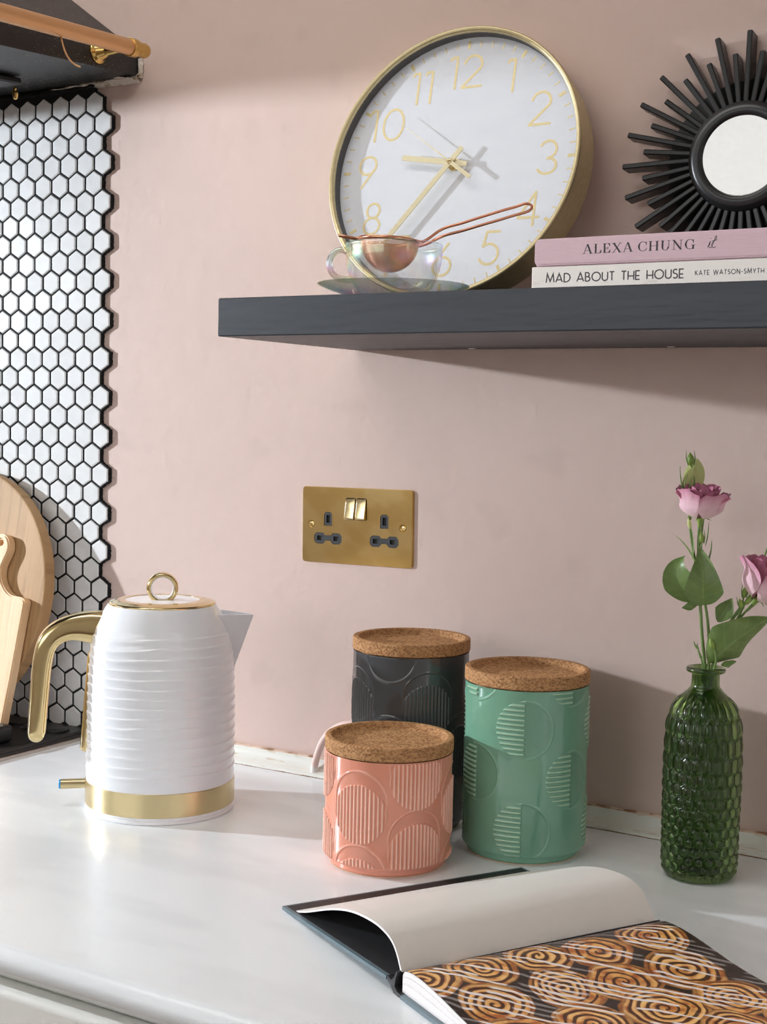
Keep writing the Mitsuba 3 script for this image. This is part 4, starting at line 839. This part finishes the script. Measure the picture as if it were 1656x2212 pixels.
def tea():
    cx, cy, zt = .1445, -.1765, .5204
    # saucer: thin curved glass sheet with a foot
    sp = [(0, .0022), (.020, .0020), (.0275, .0012), (.030, .0006), (.033, .0010), (.045, .0042), (.058, .0082), (.067, .0116), (.0715, .0137), (.0722, .0142), (.0718, .0146), (.066, .0126), (.056, .0092), (.044, .0054), (.034, .0026), (.028, .0026), (0, .0030)]
    put('glass_saucer', lathe([(r, z+zt) for r, z in rz(sp, .0006)], 140, (cx, cy, 0)), 'mat_iridescent_thick', True, 'iridescent glass saucer under the cup on the shelf', 'saucer')
    cz = zt+.0042
    cp = [(0, .0005), (.018, .0004), (.0265, .0012), (.0335, .0052), (.0390, .0120), (.0425, .0205), (.0448, .030), (.0458, .038), (.0460, .0455), (.0462, .0478), (.0456, .0486), (.0450, .0478)]
    put('glass_cup__bowl', lathe([(r, z+cz) for r, z in spline([(a, b, 0) for a, b in cp], 60)[:, :2]], 140, (cx, cy, 0)), 'mat_iridescent', True)
    Rr = A(.857, .515, 0); Rr /= np.linalg.norm(Rr); lp = lambda a, z, q=0: A(cx, cy, zt)+Rr*a*.001+A(0, 0, z*.001)+A(Rr[1], -Rr[0], 0)*q*.001
    h = spline([lp(-43, 43), lp(-49, 46.5), lp(-57, 43), lp(-61, 34), lp(-58.5, 25), lp(-50, 19.5), lp(-40.5, 19)], 40)
    put('glass_cup__handle', tube(h, .0030, 16, ref=(.515, -.857, 0)), 'mat_iridescent_handle', True, label='clear glass loop handle')
    tag('glass_cup', 'clear iridescent glass cup standing on the glass saucer', 'cup')
    # strainer across the cup
    ang = math.radians(3.5); o = lp(-4, 53.5); ax = Rr*math.cos(ang)-A(0, 0, math.sin(ang)); yy = A(Rr[1], -Rr[0], 0)*-1; up = np.cross(ax, yy)
    up = up if up[2] > 0 else -up
    sp_ = lambda a, q, z: o+ax*a*.001+yy*q*.001+up*z*.001
    RR = 30.0
    rim = np.array([sp_(RR*math.cos(t), RR*math.sin(t), 2.2) for t in np.arange(120)*2*PI/120])
    put('tea_strainer__rim', torus(rim, sp_(0, 0, 2.2), up, .0011, .0018), 'mat_copper', 40)
    # woven bowl: meridian and parallel wires
    V = []; holes = []
    Rb, depth = 27.0, 27.5
    prof = [(Rb*math.sin(t), -depth*math.cos(t)+.8) for t in np.linspace(.0, PI/2, 26)]
    # perforated sheet: hexagonal holes spread over the bowl
    nr, segs = 30, []
    rows_ = np.linspace(.06, PI/2, nr)
    for i in range(nr):
        t = rows_[i]; r, z = Rb*math.sin(t), -depth*math.cos(t)+.8; m_ = max(8, int(2*PI*r/1.55)); a = np.arange(max(24, m_))*2*PI/max(24, m_)
        segs.append(torus(np.array([sp_(r*math.cos(x), r*math.sin(x), z) for x in a]), sp_(0, 0, z), up, .00034, .00034, 5))
    nm = 104
    for j in range(nm):
        a = 2*PI*j/nm; t0 = .06 if j % 4 == 0 else (.30 if j % 2 == 0 else .62)
        segs.append(tube(np.array([sp_(Rb*math.sin(t)*math.cos(a), Rb*math.sin(t)*math.sin(a), -depth*math.cos(t)+.8) for t in np.linspace(t0, PI/2, 14)]), .00034, 5, ref=tuple(up), cap=False))
    put('tea_strainer__mesh', cat_(*segs), 'mat_copper_mesh', True, label='woven copper mesh bowl')
    # two-wire handle with a closed loop at its end
    ends = [sp_(22, -6.5, 1.0), sp_(30, -5.4, 3.2), lp(46, 68.9, -3), lp(60, 73.3, -2.5), lp(75, 78.3, -2.5), lp(90, 83.3, -2.5), lp(105, 88.1, -2.3), lp(118, 92.2, -2), lp(126, 93.6, -1), lp(129.5, 91, 0), lp(127, 87.2, 2), lp(118, 83.6, 3), lp(104, 79.2, 3), lp(90, 74.8, 3), lp(75, 70.1, 3), lp(60, 65.4, 3), lp(46, 61.2, 3.6), sp_(31, 5.4, 1.6), sp_(24, 6.5, 0)]
    put('tea_strainer__handle', tube(spline(ends, 120), .00135, 12, ref=(.1, .2, .97)), 'mat_copper', True, label='long copper wire handle')
    put('tea_strainer__rest_tab', tube(spline([sp_(-28, 5, 2.2), sp_(-40, 4, 2.6), sp_(-47, 2.5, 3.4), sp_(-49, 0, 3.6), sp_(-47, -2.5, 3.4), sp_(-40, -4, 2.6), sp_(-28, -5, 2.2)], 50), .0012, 10, ref=(.1, .2, .97)), 'mat_copper', True)
    tag('tea_strainer', 'copper tea strainer with a long wire handle resting across the glass cup', 'tea strainer')
scene['mat_iridescent_handle'] = {'type': 'blendbsdf', 'weight': .16, 'a': {'type': 'thindielectric', 'int_ior': 1.7, 'specular_transmittance': {'type': 'rgb', 'value': .9}}, 'b': {'type': 'twosided', 'bsdf': {'type': 'roughconductor', 'alpha': .1, 'specular_reflectance': proc(irid)}}}
tea()

def socket():
    c0 = A(-.0003, 0, .28735); t = math.radians(.66); e1 = A(math.cos(t), 0, math.sin(t)); e2 = A(-math.sin(t), 0, math.cos(t)); n = A(0, -1, 0)
    def pl(m, d=0.): m = frame(m, c0+n*d, e1, e2, n); m.invert() if m.volume < 0 else None; return m
    mmv = .001
    P = sbox(-73, -43, 73, 43).buffer(-4).buffer(4)
    def oct_(cx, cy, w, h, ch, bottom=True):
        p = [(cx-w/2, cy+h/2-ch), (cx-w/2+ch, cy+h/2), (cx+w/2-ch, cy+h/2), (cx+w/2, cy+h/2-ch)]
        p += [(cx+w/2, cy-h/2+ch), (cx+w/2-ch, cy-h/2), (cx-w/2+ch, cy-h/2), (cx-w/2, cy-h/2+ch)] if bottom else [(cx+w/2, cy-h/2), (cx-w/2, cy-h/2)]
        return Polygon(p)
    ins = []
    for cx in (-37.8, 36.6):
        ins.append((oct_(cx, 7.0, 10, 15, 2.4, False), [sbox(cx-2.4, 2.6, cx+2.4, 11.4)]))
        y = -15.3; ins.append((unary_union([oct_(cx-11.0, y, 14.5, 12, 3), oct_(cx+11.0, y, 14.5, 12, 3), sbox(cx-7, y-1.6, cx+7, y+3.2), Polygon([(cx-6, y+3.2), (cx+6, y+3.2), (cx+3, y-2.2), (cx-3, y-2.2)])]), [sbox(cx-11-3.7, y-2.6, cx-11+3.7, y+2.6), sbox(cx+11-3.7, y-2.6, cx+11+3.7, y+2.6)]))
    rock = [sbox(x-6.3, 7.4, x+6.3, 31.4).buffer(-1.5).buffer(1.5) for x in (-7.4, 6.9)]
    scr = [(-60.8, .8), (60.3, .8)]
    cut = unary_union([a.buffer(.25, join_style=2) for a, _ in ins]+[r.buffer(.35) for r in rock]+[Point(*s).buffer(4.4) for s in scr])
    plate = affinity.scale(P.difference(cut), mmv, mmv, origin=(0, 0))
    b1 = affinity.scale(P.buffer(-1.1).difference(cut), mmv, mmv, origin=(0, 0)); b2 = affinity.scale(P.buffer(-.4).difference(cut), mmv, mmv, origin=(0, 0))
    m = [extrude(plate, .0018)]; x = extrude(b2, .0007); x.apply_translation((0, 0, .0018)); m.append(x); x = extrude(b1, .0004); x.apply_translation((0, 0, .0025)); m.append(x)
    put('double_socket__plate', pl(cat_(*m)), 'mat_gold_plate', False, label='polished brass face plate')
    sc = lambda g: affinity.scale(g, mmv, mmv, origin=(0, 0))
    for g, hs in ins:
        k = put('double_socket__insert', pl(extrude(sc(g.difference(unary_union(hs))), .0026)), 'mat_socket_grey', False, label='black plastic pin insert')
        put('double_socket__insert__pin_hole', pl(extrude(sc(unary_union(hs)), .0004)), 'mat_black_matte', False)
    for x in (-7.4, 6.9):
        # rocker, bottom pressed outwards
        pts = [(x-6.0, y, z) for y, z in ((7.7, 1.0), (31.1, 1.0), (31.0, 3.4), (26, 4.6), (17, 5.6), (9.6, 7.6), (7.9, 7.2))]
        pts = pts+[(2*x-a, y, z) for a, y, z in pts]
        h = trimesh.convex.convex_hull(np.array(pts)*mmv)
        top = [(x-5.2, y, z+.35) for y, z in ((30.4, 3.4), (26, 4.6), (17, 5.6), (9.6, 7.6))]; top += [(2*x-a, y, z) for a, y, z in top]
        h = trimesh.convex.convex_hull(np.vstack([np.array(pts), np.array(top)])*mmv)
        put('double_socket__switch', pl(h), 'mat_gold_switch', 30, label='polished brass rocker switch')
    for sx, sy in scr:
        rec = lathe(rz([(.0044, .0026), (.0034, .0012), (.0034, .0004), (0, .0004)], .0003), 32, (sx*mmv, sy*mmv, 0))
        head = unman(man(lathe(rz([(0, .0003), (.0031, .0003), (.0031, .0014), (.0022, .0024), (0, .0026)], .0003), 32, (0, 0, 0)))-man(plain((-.004, -.00045, .0014), (.004, .00045, .004))))
        R_ = np.eye(4); a = math.radians(-60 if sx < 0 else -15); R_[:2, :2] = [[math.cos(a), -math.sin(a)], [math.sin(a), math.cos(a)]]; head.apply_transform(R_); head.apply_translation((sx*mmv, sy*mmv, 0))
        k = put('double_socket__screw', pl(head), 'mat_gold_switch', 30)
        put(k+'__collar', frame(rec, c0, e1, e2, n), 'mat_gold_plate', 30)
    put('double_socket__back_box', pl(extrude(sc(sbox(-64, -34, 64, 34)), .0006)), 'mat_black_matte', False)
    tag('double_socket', 'double brass plug socket with two switches on the pink wall', 'plug socket')
M('socket_grey', C(52, 53, 56), .4)
socket()

def open_book():
    S = A(.503, .864, 0); S /= np.linalg.norm(S); Wd = A(-S[1], S[0], 0); O = A(.349, -.486, 0)
    # local: u to the left of the spine, s along the spine, z up
    loc = lambda u, s, z: O+Wd*u+S*s+A(0, 0, z)
    Hb = .231
    def sweep(pts, s0, s1, ns=2):
        """closed (u,z) section swept along the spine with end caps"""
        pl_ = Polygon(pts).buffer(0); m = extrude(pl_, s1-s0); m = frame(m, O+S*s0, Wd, A(0, 0, 1), S); m.invert() if m.volume < 0 else None
        return m
    def seg(a, b, th):
        a, b = A(*a), A(*b); d = (b-a)/np.linalg.norm(b-a); q = A(-d[1], d[0])*th/2; return [tuple(a+q), tuple(b+q), tuple(b-q), tuple(a-q)]
    put('cookbook__cover', cat_(sweep(seg((.0165, .0080), (.1945, .0016), .0028), -.004, Hb+.004), sweep(seg((-.0045, .0014), (-.190, .0014), .0028), -.004, Hb+.004)), 'mat_cover_teal', False, label='blue-grey hardback cover boards')
    put('cookbook__endpaper', sweep(seg((.0150, .0097), (.1915, .0033), .0004), -.001, Hb+.001), 'mat_endpaper', False, label='black endpaper inside the left board')
    put('cookbook__spine', cat_(sweep([(.0175, .0085), (.0155, .0068), (.0060, .0006), (-.0005, .0002), (-.0052, .0005), (-.0052, .0026), (.0008, .0030), (.0050, .0058), (.0035, .0120), (.0012, .0172), (.0026, .0176), (.0060, .0118), (.0100, .0085), (.0160, .0098)], -.0035, Hb+.0035)), 'mat_endpaper', 30, label='black folded spine')
    # left page: near and far section of its upper face
    near = [(.0008, .0170), (.0050, .0240), (.0095, .0300), (.0160, .0350), (.0276, .0385), (.0400, .0398), (.0490, .0396), (.0709, .0376), (.0937, .0328), (.1252, .0225), (.155, .0110), (.1790, .0036)]
    far = [(.0008, .0135), (.0040, .0190), (.0094, .0255), (.0197, .0360), (.0300, .0400), (.0405, .0418), (.0500, .0416), (.0647, .0403), (.0896, .0353), (.1153, .0269), (.1488, .0144), (.1800, .0040)]
    n1, n2 = 60, 24
    a = spline([(u, z, 0) for u, z in near], n1)[:, :2]; b = spline([(u, z, 0) for u, z in far], n1)[:, :2]
    def arcl(c): return np.r_[0, np.cumsum(np.linalg.norm(np.diff(c, axis=0), axis=1))]
    V, UV = [], []
    for k, t in enumerate(np.linspace(0, 1, n2)):
        c = a*(1-t)+b*t; L = arcl(c); V.append([loc(u, t*Hb, z) for u, z in c]); UV.append(np.stack([L, np.full(n1, t*Hb)], -1))
    V = np.array(V); UV = np.array(UV)
    put('cookbook__left_page', grid(V), 'mat_page', True, uv=UV.reshape(-1, 2), label='white left page rising in a curve')
    # thin block of pages under it
    rows = []
    for t in np.linspace(0, 1, n2):
        c = a*(1-t)+b*t; d = np.gradient(c, axis=0); d /= np.linalg.norm(d, axis=1, keepdims=True); q = np.stack([d[:, 1], -d[:, 0]], -1)   # below the sheet
        lo = c+q*.0022*np.linspace(1, .5, n1)[:, None]; lo[:, 1] = np.maximum(lo[:, 1], .0030); top = c+q*.0001
        rows.append([loc(u, t*Hb, z) for u, z in np.vstack([top, lo[::-1]])])
    rows = np.array(rows); m = grid(rows, wrap_v=True)
    def capf(base, flip):
        f = []
        for k in range(n1-1):
            p, q_, r, s = base+k, base+k+1, base+2*n1-2-k, base+2*n1-1-k; f += [[p, q_, r], [p, r, s]] if flip else [[p, r, q_], [p, s, r]]
        return f
    m = trimesh.Trimesh(m.vertices, np.vstack([m.faces, capf(0, True), capf((n2-1)*2*n1, False)]), process=False)
    put('cookbook__left_page_block', m, 'mat_paper_white', False)
    # right page block and the printed page on top
    top = [(.0004, .0150), (.0035, .0188), (.0071, .0200), (.018, .0212), (.0327, .0208), (.0574, .0180), (.084, .0142), (.120, .0118), (.155, .0104), (.181, .0098)]
    c = spline([(u, z, 0) for u, z in top], n1)[:, :2]; L = arcl(c)
    V, UV = [], []
    for t in np.linspace(0, 1, n2):
        dz = .0012*math.sin(t*PI)*0
        V.append([loc(-u, t*Hb, z+.0003) for u, z in c]); UV.append(np.stack([L, np.full(n1, t*Hb)], -1))
    put('cookbook__photo_page', grid(np.array(V)), 'mat_photo_page', True, uv=np.array(UV).reshape(-1, 2), label='right page printed with a photograph of iced cinnamon buns')
    rows, uvs = [], []
    for t in (0, .0001, .9999, 1):
        nl = 12; R_ = []
        for k in range(nl+1):
            f = k/nl; R_.append([loc(-(u if i else .0004)-(f-1)*.0*u, t*Hb, .0030+(z-.0030)*f) for i, (u, z) in enumerate(c)])
        rows.append(R_)
    # near end face with fanned page edges, outer face, far face
    faces = []
    def face(t, flip):
        nl = 24; P = []; U = []
        for k in range(nl+1):
            f = k/nl; P.append([loc(-u, t*Hb, .0030+(z-.0030)*f) for u, z in c]); U += [(u*5, f) for u, z in c]
        g = grid(np.array(P)); g.invert() if flip else None
        return g, U
    g1, U1 = face(0, False); g2, U2 = face(1, True)
    P = []; U3 = []
    for k in range(25):
        f = k/24; z = .0030+(c[-1, 1]-.0030)*f; P.append([loc(-c[-1, 0], t*Hb, z) for t in (0, .5, 1)]); U3 += [(t, f) for t in (0, .5, 1)]
    g3 = grid(np.array(P))
    put('cookbook__right_page_block', cat_(g1, g2, g3), 'mat_page_block', False, uv=np.array(U1+U2+U3), label='thick block of pages seen from the edge')
    tag('cookbook', 'open cookbook with a cinnamon bun photograph lying on the worktop', 'book')
M('paper_white', C(236, 236, 236), .6)
open_book()

def pipe():
    pts = spline([A(.02, -.012, .066), A(-.008, -.0125, .062), A(-.0255, -.0125, .0505), A(-.0375, -.0135, .030), A(-.0416, -.0155, .012), A(-.042, -.0165, .0035)], 40)
    put('pipe', tube(pts, .0042, 16, ref=(0, 1, 0)), 'mat_pink_pipe', True, 'pink painted pipe bending down the wall behind the canisters', 'pipe')
pipe()

def lamp():
    d = LAMP_AIM-LAMP_POS; d /= np.linalg.norm(d); ex = np.cross(A(0, 0, 1), d); ex /= np.linalg.norm(ex); ey = np.cross(d, ex)
    disc = lathe([(0, 0), (LAMP_R, 0)], 48); disc = frame(disc, LAMP_POS, ex, ey, d)
    if (disc.face_normals @ d).mean() < 0: disc.invert()
    s = ply(disc, 'mat_white_wall', smooth=False); s['emitter'] = {'type': 'area', 'radiance': {'type': 'rgb', 'value': list(LAMP_L)}}
    put('unseen_left_lamp__bulb', s, None)
    put('unseen_left_lamp__housing', frame(lathe(rz([(LAMP_R+.03, .02), (LAMP_R+.008, -.004), (LAMP_R+.006, -.05), (LAMP_R-.01, -.16), (0, -.165)], .004), 48), LAMP_POS, ex, ey, d), 'mat_black', 40)
    b = LAMP_POS-d*.08; put('unseen_left_lamp__stand', tube([A(b[0], b[1], -.88), A(b[0], b[1], 0), A(b[0], b[1], b[2]-.03)], .012, 16, ref=(1, 0, 0)), 'mat_black', 40)
    put('unseen_left_lamp__base', lathe(rz([(0, -.9), (.14, -.9), (.14, -.885), (.02, -.87), (0, -.87)], .003), 48, (b[0], b[1], 0)), 'mat_black', 40)
    tag('unseen_left_lamp', 'black lamp on a stand out of view on the left, placed to cast the shelf and kettle shadows', 'lamp')
lamp()
def unseen_ceiling_lamp():
    (x0, y0, z0), (x1, y1, z1) = CEIL_LO, CEIL_HI
    v = np.array([[x0, y0, z0], [x1, y0, z0], [x1, y1, z0], [x0, y1, z0]]); m = trimesh.Trimesh(v, [[0, 2, 1], [0, 3, 2]], process=False)
    e = ply(m, 'mat_white_wall', smooth=False); e['emitter'] = {'type': 'area', 'radiance': {'type': 'rgb', 'value': list(CEIL_L)}}
    put('unseen_ceiling_lamp__diffuser', e, None)
    put('unseen_ceiling_lamp__housing', cat_(*[plain(a, b) for a, b in (((x0-.01, y0-.01, z0-.005), (x0-.001, y1+.01, z1)), ((x1+.001, y0-.01, z0-.005), (x1+.01, y1+.01, z1)), ((x0-.01, y0-.01, z0-.005), (x1+.01, y0-.001, z1)), ((x0-.01, y1+.001, z0-.005), (x1+.01, y1+.01, z1)))]), 'mat_white_wall', False)
    tag('unseen_ceiling_lamp', 'long white lamp out of view overhead, placed to light the upper wall and worktop', 'lamp')
unseen_ceiling_lamp()
